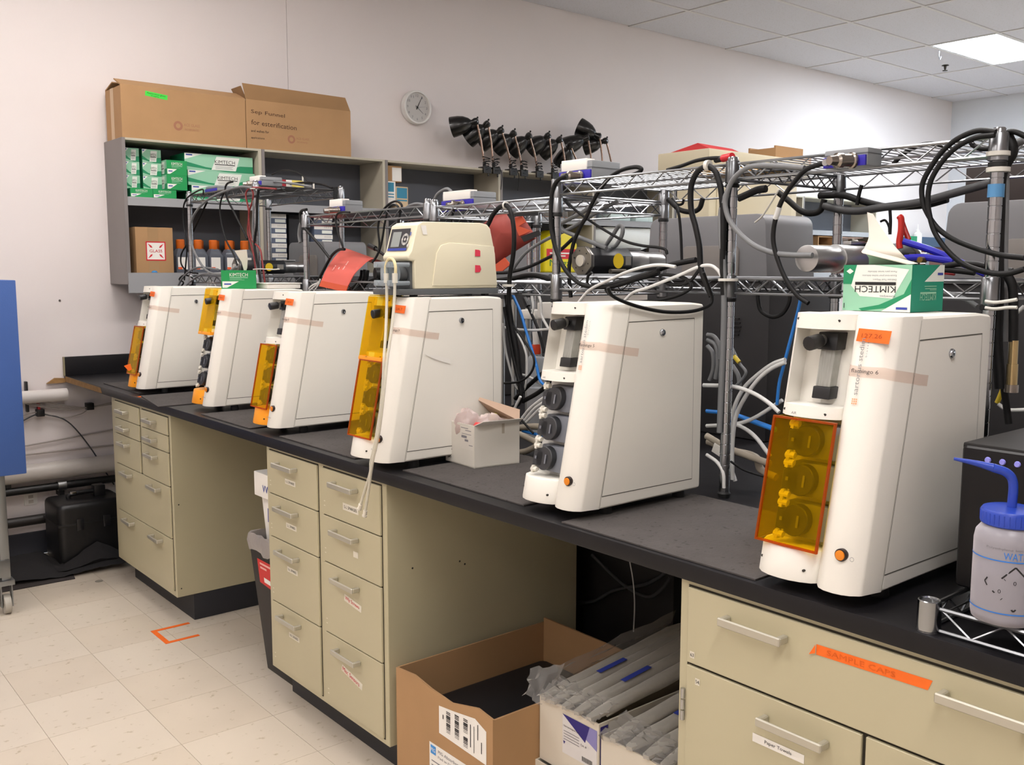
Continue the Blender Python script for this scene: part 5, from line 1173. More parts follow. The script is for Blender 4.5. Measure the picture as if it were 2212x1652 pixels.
vd = (V((CAM_POS.x-wbx, CAM_POS.y-wby, 0))).normalized(); a0 = math.atan2(vd.y, vd.x)
def wrap(name, pts_list, m, lift=.0006):
    """flat print wrapped on the cylinder: (arc metres to the reader's right, height)"""
    b = M()
    for pts in pts_list:
        b.poly([(wbx+(.047+lift)*math.cos(a0+u/.047), wby+(.047+lift)*math.sin(a0+u/.047), zw+v) for u, v in pts])
    return b.build(name, m, wsb, smooth=0)
def band(z, h, u0=-.075, u1=.075, n=24, slope=0): return [[(u0+(u1-u0)*i/n, z), (u0+(u1-u0)*(i+1)/n, z), (u0+(u1-u0)*(i+1)/n, z+h), (u0+(u1-u0)*i/n, z+h)] for i in range(n)]
LBL = mat('print_sky_blue', '#2a74c8', .6)
wrap('blue_line', band(.096,.0018), LBL); wrap('blue_line', band(.020,.0018), LBL)
vs, fs_ = text_mesh('WATER'); wrap('lettering', [[(-.006+vs[i].x*.036, .100+vs[i].y*.010) for i in f_] for f_ in fs_], LBL, .0008)
def seg(p, q, w): 
    d = V((q[0]-p[0], q[1]-p[1])); d.normalize(); n_ = V((-d.y, d.x))*w/2; return [tuple(V(p)-n_), tuple(V(q)-n_), tuple(V(q)+n_), tuple(V(p)+n_)]
cu, cv, hw_ = .010, .058, .032
wrap('hazard_diamond', [seg((cu,cv+hw_), (cu-.017,cv+hw_-.018), .0022), seg((cu,cv+hw_), (cu+.014,cv+hw_-.015), .0022), seg((cu,cv-hw_), (cu-.028,cv-.006), .0022), seg((cu,cv-hw_), (cu+.028,cv-.006), .0022), seg((cu-.017,cv-.017), (cu+.017,cv+.017), .0008), seg((cu-.014,cv+.014), (cu+.017,cv-.017), .0008), seg((cu-.040,cv+.006), (cu-.036,cv+.012), .002), seg((cu-.040,cv+.006), (cu-.036,cv+.0), .002)], INK)
vs, fs_ = text_mesh('0')
wrap('lettering', [[(u+vs[i].x*.004, v+vs[i].y*.006) for i in f_] for f_ in fs_ for (u, v) in ((cu-.002,cv+.006), (cu-.021,cv-.008), (cu+.016,cv-.010))], INK)
vs, fs_ = text_mesh('Polyethylene bottle'); wrap('lettering', [[(-.03+vs[i].x*.055, .112+vs[i].y*.004) for i in f_] for f_ in fs_], INKG)
bbx = thing('dark_instrument', 'black instrument box with small indicator lights at the right edge', 'lab instrument', (.42, -4.9, zw))
M().box(.135, .62, -5.1, -4.583, zw, zw+.230).build('case', mat('instrument_black', '#0b0a0c', .4, spec=.3), bbx, bev=.008, seg=3)
M().box(.140, .62, -5.1, -4.582, zw+.222, zw+.234).build('lid', mat('instrument_lid', '#1d1c1c', .5, spec=.3), bbx, bev=.004)
for k in range(3): M().lathe([(.005,0),(.004,.003)], (.134,-4.625-.022*k,zw+.212), (-1,0,0), 10).build('indicator', mat('indicator_violet', '#8f8ee0', .3), bbx)
# ================================================================ UNDER THE BENCH
fb = thing('floor_carton', 'large open brown carton on the floor beside the middle cabinet', 'carton', (.3, -3.34, 0))
bx0, bx1, by0, by1, bz = .012, .56, -3.545, -3.115, .362
w = .006
M().prism([(bx0,by1,0),(bx0,by0,0),(bx0,by0,bz+.012),(bx0,by0+.06,bz+.02),(bx0,by0+.17,bz-.006),(bx0,by0+.26,bz+.0),(bx0,by0+.34,bz+.012),(bx0,by1,bz+.004)], (w,0,0)).build('front_wall', CARD, fb, smooth=0)
M().box(bx0+w, bx1, by1-w, by1, 0, bz+.005).build('side_wall', CARD, fb, smooth=0); M().box(bx0+w, bx1, by0, by0+w, 0, bz+.01).build('side_wall', CARD, fb, smooth=0); M().box(bx1-w, bx1, by0+w, by1-w, 0, bz+.02).build('rear_wall', CARD, fb, smooth=0); M().box(bx0+w, bx1-w, by0+w, by1-w, 0, w).build('bottom', CARDIN, fb, smooth=0)
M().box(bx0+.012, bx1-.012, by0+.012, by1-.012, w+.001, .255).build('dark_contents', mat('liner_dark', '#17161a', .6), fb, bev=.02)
f = Face((bx0, by1, 0), (0,-1,0), (0,0,1)); W_ = by1-by0
f.poly('shipping_label', [(.205,.255),(.405,.248),(.405,.335),(.36,.352),(.27,.338),(.205,.330)], PAPER, fb, .0006)
rs = []
for g_, (u0, v0, v1) in enumerate(((.238,.27,.325),(.275,.27,.33),(.312,.262,.29),(.312,.30,.335))):
    v = v0
    while v < v1: rs.append((u0, v, u0+.018, v+.0012+.0012*((int(v*3000)) % 3))); v += .0042
rs += [(.34,.27,.343,.33),(.355,.26,.357,.33),(.37,.30,.373,.34),(.385,.27,.388,.30),(.222,.30,.226,.312)]
f.rects('barcode', rs, INK, fb, .0012)
f.rect('maker_label', .160, .10, .345, .215, PAPER, fb, .0006); f.rect('blue_badge', .166, .185, .19, .209, mat('badge_blue', '#3d8fd6', .6), fb, .0012); f.text('PIG', .1685, .192, .019, .010, PAPER, fb, .0016)
f.text('PIG Absorbent Mat', .200, .196, .125, .009, INKG, fb, .0012); f.text('Pad in Dispenser', .200, .180, .110, .009, INKG, fb, .0012); f.rects('print_lines', [(.17,.165-.012*i,.33,.168-.012*i) for i in range(5)], INKG, fb, .0012)
WCT = mat('white_corrugated', '#d0c8b8', .75, var=.03)
FW = film('pouch_film', '#d8d4cc', '#c9c4ba', .62, .3, .4); PIPW = mat('pipette_white', '#cdc8bc', .35)
def pcarton(lab, x0, x1, y0, y1, z0, z1):
    t = thing('pipette_carton', lab, 'carton', ((x0+x1)/2, (y0+y1)/2, z0)); w = .004
    M().box(x0, x0+w, y0, y1, z0, z1).build('front_wall', WCT, t, smooth=0); M().box(x1-w, x1, y0, y1, z0, z1).build('rear_wall', WCT, t, smooth=0); M().box(x0+w, x1-w, y0, y0+w, z0, z1).build('side_wall', WCT, t, smooth=0); M().box(x0+w, x1-w, y1-w, y1, z0, z1).build('side_wall', WCT, t, smooth=0); M().box(x0+w, x1-w, y0+w, y1-w, z0, z0+w).build('bottom', WCT, t, smooth=0)
    return t
pcarton('lower white carton under the pipette carton with the purple label', .150, .70, -3.79, -3.545+.0, 0, .228)
t = pcarton('white carton of wrapped pipettes with a purple label', .162, .70, -3.758, -3.512-.036, .229, .397)
f = Face((.162, -3.548, .229), (0,-1,0), (0,0,1))
PUR = mat('print_purple', '#2b2372', .6)
f.rect('paper_label', .085, .050, .205, .150, mat('label_cool_white', '#d3d0ce', .6), t, .0006); f.poly('purple_wedge', [(.085,.150),(.205,.098),(.205,.150)], mat('print_lilac', '#8480b4', .6), t, .0009); f.poly('purple_wedge', [(.085,.150),(.165,.105),(.180,.150)], PUR, t, .0012)
f.text('10ml Serological Pipet', .090, .118, .055, .006, INK, t, .0014); f.rects('print_lines', [(.090,.108-.007*i,.145,.1095-.007*i) for i in range(4)], INKG, t, .0014); f.text('Cat. #', .150, .092, .02, .006, INK, t, .0014); f.rects('barcode', [(.155+.003*i,.056,.1565+.003*i,.068) for i in range(12)], INK, t, .0014); f.poly('purple_badge', [(.088,.082),(.096,.082),(.092,.074)], PUR, t, .0014)
Face((.162,-3.758,.229), (1,0,0), (0,0,1)).rect('purple_band', .004, .03, .03, .16, PUR, t, .0008)
pcarton('lower white carton under the right hand pipette carton', .150, .70, -4.045, -3.80, 0, .20)
pcarton('second white carton of wrapped pipettes, against the nearest cabinet', .166, .70, -3.985, -3.762, .201, .372)
def pack(lab, x0, x1, y0, y1, z, rise, blue=True):
    t = thing('pipette_pack', lab, 'pipette pack', ((x0+x1)/2, (y0+y1)/2, z), 'film wrapped pipette packs'); n = 14; vs = []; fs = []; k = 10
    yc, hy = (y0+y1)/2, (y1-y0)/2
    for i in range(n):
        u = i/(n-1); sc = .35+.65*min(1, min(u, 1-u)*7)
        for j in range(k):
            a = 2*math.pi*j/k; vs.append((x0+(x1-x0)*u, yc+hy*sc*math.cos(a)+.003*math.sin(9*u+j), z+.016+rise*u+.016*sc*math.sin(a)+.002*math.sin(13*u+2*j)))
    for i in range(n-1):
        for j in range(k): fs.append((i*k+j, i*k+(j+1)%k, (i+1)*k+(j+1)%k, (i+1)*k+j))
    fs += [tuple(range(k-1,-1,-1)), tuple((n-1)*k+j for j in range(k))]
    M().add(vs, fs).build('film_sleeve', FW, t, smooth=60)
    for q in (-.5, 0, .5): M().cyl((x0+.05, yc+hy*q, z+.015), (x1-.05, yc+hy*q, z+.015+rise), .0055, n=8).build('pipette', PIPW, t)
    if blue:
        M().add([(x0+.16, yc-.008, z+.0345+rise*.3), (x0+.26, yc-.008, z+.0345+rise*.47), (x0+.26, yc+.008, z+.0345+rise*.47), (x0+.16, yc+.008, z+.0345+rise*.3)], [(0,1,2,3)]).build('blue_print', INKB, t, smooth=0)
ys = [-3.735, -3.692, -3.649, -3.606, -3.572]
for i in range(5): pack('wrapped pipette pack in the purple labelled carton, %s from the right' % ordn[i], .150, .72, ys[i]-.021, ys[i]+.021, .390-.002*i, .055+.006*(i%3), i in (1, 3))
for i in range(4): pack('wrapped pipette pack in the carton against the nearest cabinet, %s from the right' % ordn[i], .160, .72, -3.96+.052*i-.024, -3.96+.052*i+.024, .362, .05+.006*(i%2), i in (1, 2))
# crinkled film spilling over the carton front
def crumple(lab, P0, P1, P2_, P3, seed, n=12):
    random.seed(seed); vs = []; fs = []
    for i in range(n):
        for j in range(n):
            u, v = i/(n-1), j/(n-1); q = P0.lerp(P1, u).lerp(P3.lerp(P2_, u), v); vs.append(q+V((random.uniform(-.008,.008), random.uniform(-.004,.004), random.uniform(-.007,.007))))
    for i in range(n-1):
        for j in range(n-1): fs.append((i*n+j, (i+1)*n+j, (i+1)*n+j+1, i*n+j+1))
    o = M().add(vs, fs).build('plastic_film', FILM, smooth=25)
    return tag(o, lab, 'film')
crumple('crinkled clear film over the front of the purple labelled carton', V((.150,-3.55,.402)), V((.150,-3.755,.402)), V((.23,-3.755,.425)), V((.23,-3.55,.43)), 4)
crumple('stiff clear film corner standing off the purple labelled carton', V((.15,-3.50,.385)), V((.16,-3.555,.375)), V((.25,-3.555,.455)), V((.20,-3.47,.43)), 8, 7)
crumple('clear film tent over the rear of the purple labelled carton', V((.20,-3.545,.40)), V((.62,-3.55,.41)), V((.66,-3.565,.51)), V((.22,-3.56,.46)), 12, 9)
crumple('crinkled clear film over the front of the carton against the nearest cabinet', V((.155,-3.765,.378)), V((.155,-3.98,.378)), V((.24,-3.98,.40)), V((.24,-3.765,.405)), 15)
# waste bin, foam shipper
wbn = thing('waste_bin', 'tall black waste bin with a clear liner and red label', 'bin', (.16, -2.2, 0))
BIN = mat('bin_black', '#1b191a', .5)
by0, by1 = -2.322, -2.075
def ring(x0, x1, y0, y1, z): return [(x0,y0,z),(x1,y0,z),(x1,y1,z),(x0,y1,z)]
b = M(); r1_, r2_, r3_, r4_ = ring(.105,.36,by0+.02,by1-.02,0), ring(.055,.40,by0,by1,.505), ring(.061,.394,by0+.006,by1-.006,.505), ring(.11,.355,by0+.026,by1-.026,.01)
b.add(r1_+r2_+r3_+r4_, [(3,2,1,0)]+[(i,(i+1)%4,4+(i+1)%4,4+i) for i in range(4)]+[(4+i,4+(i+1)%4,8+(i+1)%4,8+i) for i in range(4)]+[(8+i,8+(i+1)%4,12+(i+1)%4,12+i) for i in range(4)]+[(12,13,14,15)])
b.build('bin_body', BIN, wbn, bev=.006)
random.seed(5); b = M(); n = 40; pts = []
def per(t_, x0, x1, y0, y1):
    L = 2*((x1-x0)+(y1-y0)); d = t_*L
    for (ax, ay, bx_, by_) in ((x0,y0,x1,y0),(x1,y0,x1,y1),(x1,y1,x0,y1),(x0,y1,x0,y0)):
        l = abs(bx_-ax)+abs(by_-ay)
        if d <= l: return (ax+(bx_-ax)*d/l, ay+(by_-ay)*d/l)
        d -= l
    return (x0, y0)
rows_ = []
for (g, z, jz) in ((.002,.465,.012),(.007,.50,.004),(.006,.522,.005),(-.004,.525,.005),(-.012,.48,.0)):
    rows_.append([(per(i/n,.055-g,.40+g,by0-g,by1+g)[0]+random.uniform(-.003,.003), per(i/n,.055-g,.40+g,by0-g,by1+g)[1]+random.uniform(-.002,.002), z+random.uniform(-jz,jz)) for i in range(n)])
b.add([q for r_ in rows_ for q in r_], [(k*n+i, k*n+(i+1)%n, (k+1)*n+(i+1)%n, (k+1)*n+i) for k in range(4) for i in range(n)])
b.build('bin_liner', film('liner_film', '#cfcac6', '#bdb6b2', .5, .3, .5), wbn, smooth=40)
BX = lambda z: .105-.05*z/.505
M().poly([V((BX(z)-.001, y, z)) for y, z in ((-2.13,.435),(-2.29,.435),(-2.29,.33),(-2.13,.345))]).build('red_label', mat('label_red', '#c9302f', .6), wbn, smooth=0)
M().poly([V((BX(z)-.002, y, z)) for y, z in ((-2.17,.372),(-2.22,.37),(-2.22,.352),(-2.17,.354))]).build('label_patch', PAPER, wbn, smooth=0)
M().poly([V((BX(z)-.002, y, z)) for y, z in ((-2.15,.425),(-2.25,.425),(-2.25,.417),(-2.15,.417))]).poly([V((BX(z)-.002, y, z)) for y, z in ((-2.15,.410),(-2.20,.410),(-2.20,.402),(-2.15,.402))]).build('label_print', mat('label_pink', '#e8a8a2', .6), wbn, smooth=0)
fs_ = thing('foam_shipper', 'white foam shipping box with a lid sticking out of the black bin', 'box', (.25, -2.2, .2))
M().prism([(.125,-2.275,.20),(.125,-2.13,.20),(.088,-2.122,.663),(.088,-2.285,.663)], (.20,0,0)).build('box_body', PAPER, fs_, bev=.004); M().box(.066, .31, -2.296, -2.112, .663, .750).build('lid', PAPER, fs_, bev=.004)
f = Face((.0655, -2.112, .665), (0,-1,0), (0,0,1)); f.text('VWR', .07, .02, .08, .025, INKB, fs_, .001)
f = Face((.0935, -2.122, .56), (0,-1,0), (0,0,1)); f.rect('blue_block', .045, .01, .08, .06, INKB, fs_, .004)
# orange tape corner on the floor
fl_ = Face((0,0,0), (1,0,0), (0,1,0))
T3 = M()
for (x0, x1, y0, y1) in ((-.102,-.082,-1.63,-1.455),(-.082,.055,-1.475,-1.455),(-.082,.035,-1.63,-1.61)): T3.box(x0, x1, y0, y1, .0002, .001)
tag(T3.build('floor_tape', ORANGE, smooth=0), 'bracket of orange tape stuck on the floor', 'tape')
# black case, fabric and mat by the wall
cs = thing('hard_case', 'black wheeled hard case on the floor against the wall', 'case', (.0, -.27, 0))
CB = mat('case_plastic_black', '#101012', .38, bump=.1, bscale=80)
M().box(-.165, .16, -.40, -.13, .012, .325).build('case_shell', CB, cs, bev=.035, seg=4); M().box(-.168, .163, -.403, -.127, .215, .228).build('lid_rim', CB, cs, bev=.004)
for dx in (-.085, .04): M().box(dx, dx+.035, -.41, -.40, .19, .25).build('latch', mat('latch_black', '#1c1c1f', .25), cs, bev=.004)
M().tube(spline([(-.08,-.27,.32),(-.075,-.27,.345),(.0,-.27,.35),(.075,-.27,.345),(.08,-.27,.32)]), .011, 10).build('carry_handle', CB, cs, smooth=60)
M().box(.035, .09, -.30, -.24, .32, .38).build('telescopic_grip', CB, cs, bev=.008); M().box(-.075, -.045, -.285, -.255, .345, .36).build('clasp', CHROME, cs, bev=.003)
for dx in (-.12, .11): M().cyl((dx,-.39,.02), (dx+.02,-.39,.02), .02, n=12).build('wheel', RUB, cs)
FAB = mat('black_cloth', '#1d1b1c', .95, bump=.3, bscale=150)
vs = []; fs = []; nx, ny = 22, 10; random.seed(21)
for i in range(nx):
    for j in range(ny):
        u, v = i/(nx-1), j/(ny-1); x = -.50+.66*u; y = -.09-.40*v+(-.06*u if True else 0)
        z = .004+.035*abs(math.sin(4.1*u+1.3*v))*(1-.4*v)+(.10*max(0, 1-abs(u-.62)/.3)*(1-v)**2 if y < -.40 else 0)+.006*random.random()
        if y > -.42 and -.18 < x < .17: y = -.415-.07*v; z = .12*(1-v)*max(.2, 1-abs(x)/.2)+.01*random.random()+.004
        vs.append((x, y, z))
for i in range(nx-1):
    for j in range(ny-1): a = i*ny+j; fs.append((a, a+1, a+ny+1, a+ny))
tag(M().add(vs, fs).build('black_cloth', FAB, smooth=40), 'crumpled black cloth on the floor around the hard case', 'cloth')
tag(M().prism([(-.70,-.55,.0004),(-.145,-.56,.0004),(-.12,-.40,.0004),(-.70,-.38,.0004)], (0,0,.004)).build('floor_mat', mat('dark_mat', '#332d2c', .95, bump=.4, bscale=140), smooth=0), 'flat dark mat on the floor in front of the black cloth', 'mat')
tag(M().lathe([(.018,0),(.018,.0012)], onz(214, 1255, 0), n=14).build('floor_spot', mat('spot_grey', '#8d867a', .7)), 'small grey disc on the floor tiles beside the far cabinet', 'disc')
# blue cart at the left edge
ct = thing('blue_cart', 'blue panelled steel cart on casters at the left edge', 'cart', (-.75, -.62, 0))
BLU = mat('cart_blue', '#3a5b9c', .5, bump=.12, bscale=260, var=.03)
M().box(-1.15, -.402, -.90, -.36, .602, 1.416).build('cabinet_box', BLU, ct, bev=.004)
FRM = mat('cart_steel', '#8f9294', .3, .9)
for x in (-1.12, -.50):
    for y in (-.86, -.40):
        M().box(x-.018, x+.018, y-.018, y+.018, .15, .602).build('leg', FRM, ct, bev=.003)
        cst = M().box(x-.03, x+.03, y-.03, y+.03, .128, .15).box(x-.024, x-.018, y-.012, y+.024, .03, .128).box(x+.018, x+.024, y-.012, y+.024, .03, .128).build('caster_fork', FRM, ct, bev=.002)
        M().cyl((x-.014, y+.004, .042), (x+.014, y+.004, .042), .042, n=20).build('caster_wheel', mat('wheel_grey', '#a9a49a', .5), cst, bev=.006)
M().box(-1.14, -.485, -.885, -.865, .165, .24).box(-1.14, -.485, -.40, -.38, .165, .24).box(-.505, -.485, -.865, -.40, .165, .24).build('base_rail', FRM, ct, bev=.004)
# ================================================================ CABLES AND TUBES
TIE = mat('cable_tie', '#cfccc4', .5)
def tie(lab, p, ax, r, w=.004):
    p = V(p); ax = V(ax).normalized()
    t = tag(M().lathe([(r,-w/2),(r+.0016,-w/2),(r+.0016,w/2),(r,w/2)], p, ax, 14).build('cable_tie', TIE), lab, 'cable tie'); return t
# --- tall far rack
s = (380, 360, 5.507)
cpx('black lead arching off the connector on the tall far rack', s, [(675,178),(620,195),(590,240),(590,310),(620,400),(690,540),(770,700),(850,860)], ('x',.47), .0045, KB)
cpx('black lead dropping from the tall rack towards the far motor', s, [(590,260),(560,330),(530,430),(525,540),(550,700),(600,880),(680,1030),(730,1170)], ('x',.46), .004, KB)
cpx('grey hose bowing out in front of the tall far rack', s, [(900,250),(780,238),(640,270),(500,325),(370,400),(250,520),(185,650),(168,800),(200,960),(270,1110),(350,1220),(450,1272),(600,1262),(720,1190)], ('x',.45), .0055, KG)
cpx('grey hose lying across the top of the tall far rack', s, [(940,300),(960,255),(1040,200),(1150,180),(1300,190),(1450,210),(1620,240)], ('x',.62), .005, KG)
cpx('dark red wire looping down the near post of the tall rack', s, [(1190,265),(1000,250),(900,252),(850,280),(832,345),(850,440),(868,560),(855,760),(880,880),(925,1050),(955,1270)], ('x',.455), .004, KR)
cpx('second dark red wire tied to the near post of the tall rack', s, [(895,255),(920,320),(905,430),(875,520),(868,640),(900,860),(1000,980),(1030,1150),(1060,1395)], ('x',.45), .004, KR)
cpx('black cable running straight down the near post of the tall rack', s, [(985,270),(968,400),(960,700),(935,900),(960,1100),(990,1250),(1015,1400)], ('x',.448), .006, KB)
cpx('pale grey conduit tied beside the near post of the tall rack', s, [(915,300),(920,500),(915,800),(940,1000),(985,1200),(1030,1400)], ('x',.452), .004, KG)
cpx('thin black wire arched above the carton on the tall rack', s, [(1140,95),(1250,48),(1380,48),(1500,100),(1570,175),(1620,190)], ('x',.70), .003, KB)
cpx('black leads bundled flat on top of the tall rack', s, [(1230,215),(1400,200),(1500,190),(1620,195),(1760,215),(1860,255)], ('x',.72), .005, KB)
cpx('black lead looping at the far left post of the tall rack', s, [(325,340),(318,270),(210,315),(125,385),(88,500),(92,700),(120,850),(130,1000),(100,1350)], ('x',.46), .004, KB)
cpx('black strap slanting behind the far left post of the tall rack', s, [(370,420),(300,570),(205,770)], ('x',.55), .005, KB)
cpx('black wire curling low beside the far left post of the tall rack', s, [(125,930),(65,1040),(65,1160),(140,1245),(260,1270)], ('x',.47), .004, KB)
cpx('grey wires gathered at the lower left of the tall rack', s, [(20,1440),(60,1350),(140,1260),(240,1205),(340,1200),(500,1222)], ('x',.46), .005, KG)
cpx('pale wire curving over the farthest white unit', s, [(150,1400),(250,1315),(380,1272),(600,1262)], ('x',.47), .0035, KW)
cpx('second pale wire curving over the farthest white unit', s, [(80,1460),(180,1360),(300,1285),(420,1275)], ('x',.465), .0035, KG)
cpx('black wire knotted behind the farthest white unit', s, [(35,1450),(90,1380),(40,1340),(100,1290),(200,1330),(180,1440)], ('x',.47), .004, KB)
cpx('thin white string loop behind the second tower', s, [(370,1450),(390,1370),(410,1355),(410,1440),(440,1370),(490,1450)], ('x',.48), .003, KW)
cpx('black cable hooping beside the upright green tissue box', s, [(610,1310),(560,1360),(550,1420),(600,1480)], ('x',.46), .005, KB)
for i, (u, v) in enumerate(((1510,140), (1640,230))):
    p = onx(s[0]+u/s[2], s[1]+v/s[2], .70); tag(M().cyl(p-V((0,0,.012)), p+V((0,0,.010)), .004, n=8).build('cable_tie_tail', TIE), '%s white cable tie tail sticking up from the tall rack' % ('left','right')[i], 'cable tie')
p = onx(s[0]+930/s[2], s[1]+262/s[2], .455); tie('white cable tie at the top of the tall rack post', p, (0,0,1), .016)
cpx('long white cable tie tail at the waist of the tall rack post', s, [(920,1222),(1000,1216),(1150,1222),(1230,1218)], ('x',.44), .0025, TIE, 'cable_tie', 'cable tie')
q = onx(s[0]+1880/s[2], s[1]+330/s[2], .86); b = M()
for k in range(3): b.tube([q+V((0,-.014*k,-.03)), q+V((.002,-.014*k,.032))], .003, 6)
tag(b.build('black_ties', KB), 'cluster of three black ties on the corner of the tall rack', 'cable tie')
# --- middle rack
s = (620, 420, 6.353)
cpx('black cable descending from the hanging grey box to the red jacket', s, [(270,205),(200,225),(180,290),(210,420),(330,560),(450,700),(590,880)], ('x',.47), .0055, KB)
cpx('thin black lead hooked over the middle rack edge', s, [(860,245),(770,240),(695,265),(668,340),(690,480),(730,620),(770,730)], ('x',.47), .004, KB)
cpx('black cable from the top of the red jacket down to the tower', s, [(790,752),(710,758),(625,825),(560,930),(490,1060),(400,1230),(330,1335)], ('x',.50), .0055, KB)
cpx('outer of two black loops rising above the middle rack', s, [(1515,410),(1555,250),(1575,150),(1505,93),(1405,128),(1310,230),(1265,350),(1250,480),(1268,700),(1240,830),(1170,930)], ('x',.49), .004, KB)
cpx('inner of two black loops rising above the middle rack', s, [(1535,390),(1545,225),(1500,148),(1430,150),(1380,230),(1340,400),(1310,600),(1270,760),(1210,880)], ('x',.485), .004, KB)
cpx('grey hose arched at the right end of the middle rack', s, [(1600,225),(1680,155),(1800,128),(1950,165)], ('x',.80), .006, KG)
cpx('grey hose drooping at the left end of the middle rack', s, [(245,300),(200,380),(175,450),(165,560),(180,660)], ('x',.50), .007, KG)
for i, pts in enumerate(([(1025,1040),(1010,1140),(950,1240),(850,1310)], [(1065,1030),(1055,1150),(980,1280),(880,1345)], [(1110,1040),(1090,1180),(1040,1290),(950,1350)], [(1240,1150),(1120,1200),(1000,1290),(900,1350)])):
    cpx('%s black coil of cable under the red arched jacket' % ordn[i], s, pts, ('x',.56), .006, KB)
cpx('black lead from the plug behind the cream pump', s, [(1210,740),(1290,800),(1390,870),(1450,900)], ('x',.62), .006, KB)
pA, pB = onx(s[0]+1130/s[2], s[1]+700/s[2], .62), onx(s[0]+1215/s[2], s[1]+742/s[2], .62)
tag(M().cyl(pA, pB, .010, n=12).build('round_plug', BLACK), 'black round plug on a cable behind the cream pump', 'plug')
for i, pts in enumerate(([(460,1190),(380,1260),(300,1330)], [(450,1210),(400,1290),(350,1350)], [(455,1160),(440,1200),(330,1260),(270,1350)])):
    cpx('%s pale wire bunched below the red arched jacket' % ordn[i], s, pts, ('x',.48), .0035, KW)
pA = onx(s[0]+1260/s[2], s[1]+1090/s[2], .56)
tag(M().cyl(pA+V((.0,.03,0)), pA+V((.12,.0,0)), .024, n=20).build('black_cylinder', BLACK, bev=.004), 'black cylinder lying under the red arched jacket', 'cylinder')
# --- first bay of the long rack
s = (900, 380, 5.9)
cpx('black loop of cable slung over the rack behind the cream pump, left leg', s, [(1135,372),(1060,395),(975,490),(925,590),(895,650)], ('x',.465), .007, KB)
cpx('black cable hanging from the white tie down past the dark red jacket', s, [(1145,372),(1190,430),(1220,540),(1240,700),(1240,900),(1220,1080),(1190,1250),(1180,1400),(1170,1640)], ('x',.465), .007, KB)
p = onx(s[0]+1135/s[2], s[1]+375/s[2], .468); tie('white cable tie on the rack above the dark red jacket', p, (0,1,0), .010, .006)
cpx('black lead from the box connector behind the cream pump', s, [(545,350),(490,410),(455,500),(440,590)], ('x',.60), .0045, KB)
cpx('grey hose arching left of the box behind the cream pump', s, [(190,580),(195,430),(245,265),(320,190),(395,165),(450,205)], ('x',.72), .006, KG)
cpx('grey hose rising from the bundle to the near rack', s, [(1225,1200),(1280,1110),(1400,970),(1580,850),(1860,705)], ('x',.60), .0055, KG)
cpx('black cable crossing behind the rack post towards the bundle', s, [(1010,1235),(1180,1225),(1400,1170),(1600,1080),(1800,970),(2000,790)], ('x',.60), .0055, KB)
cpx('black cables lying along the lower shelf behind the cream pump', s, [(1020,1330),(1200,1310),(1400,1270),(1550,1275),(1720,1330)], ('x',.70), .008, KB)
cpx('grey cable lying along the lower shelf behind the cream pump', s, [(1230,1310),(1330,1260),(1480,1245),(1700,1270)], ('x',.72), .006, KG)
p = onx(s[0]+1170/s[2], s[1]+1395/s[2], .46); tie('grey tie gathering the black bundle at the lower shelf', p, (0,0,1), .017, .007)
# --- second bay
s = (1160, 320, 4.809)
cpx('pale grey hose crossing up behind the rack post to the top shelf', s, [(180,905),(330,840),(470,760),(600,680),(850,540)], ('x',.70), .006, KG)
cpx('thick pale grey hose bent sharply beside the rack post', s, [(640,540),(480,660),(290,760),(245,800),(285,860),(450,930),(600,990),(720,1040)], ('x',.55), .0062, KG)
cpx('heavy black cable sweeping down past the rack post to the lower shelf', s, [(310,285),(215,335),(160,450),(145,640),(152,850),(200,1060),(280,1240),(380,1360),(480,1420),(620,1442),(800,1430),(1000,1370),(1200,1300),(1260,1270)], ('x',.462), .0062, KB)
cpx('thin black lead running to the silver end of the motor', s, [(215,400),(300,540),(420,660),(560,760),(700,850),(900,960),(1080,1010),(1250,1030),(1335,1055),(1352,1100)], ('x',.52), .0038, KB)
cpx('black looped cable curling above the near rack and down the bay', s, [(985,282),(1065,245),(1082,210),(1010,197),(880,228),(760,300),(660,420),(580,560),(520,700),(450,820),(385,970),(350,1130),(332,1300),(352,1550)], ('x',.50), .0055, KB)
cpx('white tube bowing over the bare-pump tower from the left', s, [(430,1605),(550,1470),(750,1370),(950,1280),(1150,1225),(1300,1213),(1440,1232)], ('x',.455), .0042, KW, 'tube', 'tube')
cpx('white tube bowing over the bare-pump tower to the rack post', s, [(900,1592),(1000,1500),(1150,1450),(1300,1390),(1500,1310),(1680,1232),(1800,1218),(1880,1270),(1930,1360)], ('x',.46), .0042, KW, 'tube', 'tube')
cpx('grey flexible loop standing up behind the motor', s, [(700,1030),(790,900),(850,810),(890,820),(880,910),(820,1010),(780,1030)], ('x',.62), .006, KG)
cpx('black hanging cable from the top shelf to the motor end', s, [(1445,610),(1475,700),(1495,900),(1505,1170)], ('x',.70), .004, KB)
cpx('black slack loop coiled on the lower shelf above the bare-pump tower', s, [(730,1420),(720,1480),(800,1545),(960,1595),(1250,1580),(1450,1535),(1580,1470),(1600,1420),(1540,1350),(1400,1320),(1290,1320),(1290,1370),(1380,1410),(1500,1415),(1600,1370),(1680,1270)], ('x',.466), .0042, KB)
cpx('black lead lying over the shelf edge at the motor foot', s, [(570,1290),(530,1330),(520,1400)], ('x',.47), .004, KB)
cpx('black clip lead slanting over the lower shelf edge', s, [(1260,1260),(1400,1210),(1540,1180),(1650,1160)], ('x',.50), .007, KB)
cpx('black strip bundled along the lower shelf wires', s, [(740,1430),(900,1390),(1100,1330),(1260,1290)], ('x',.475), .009, KB)
s = (1020, 420, 3.687)
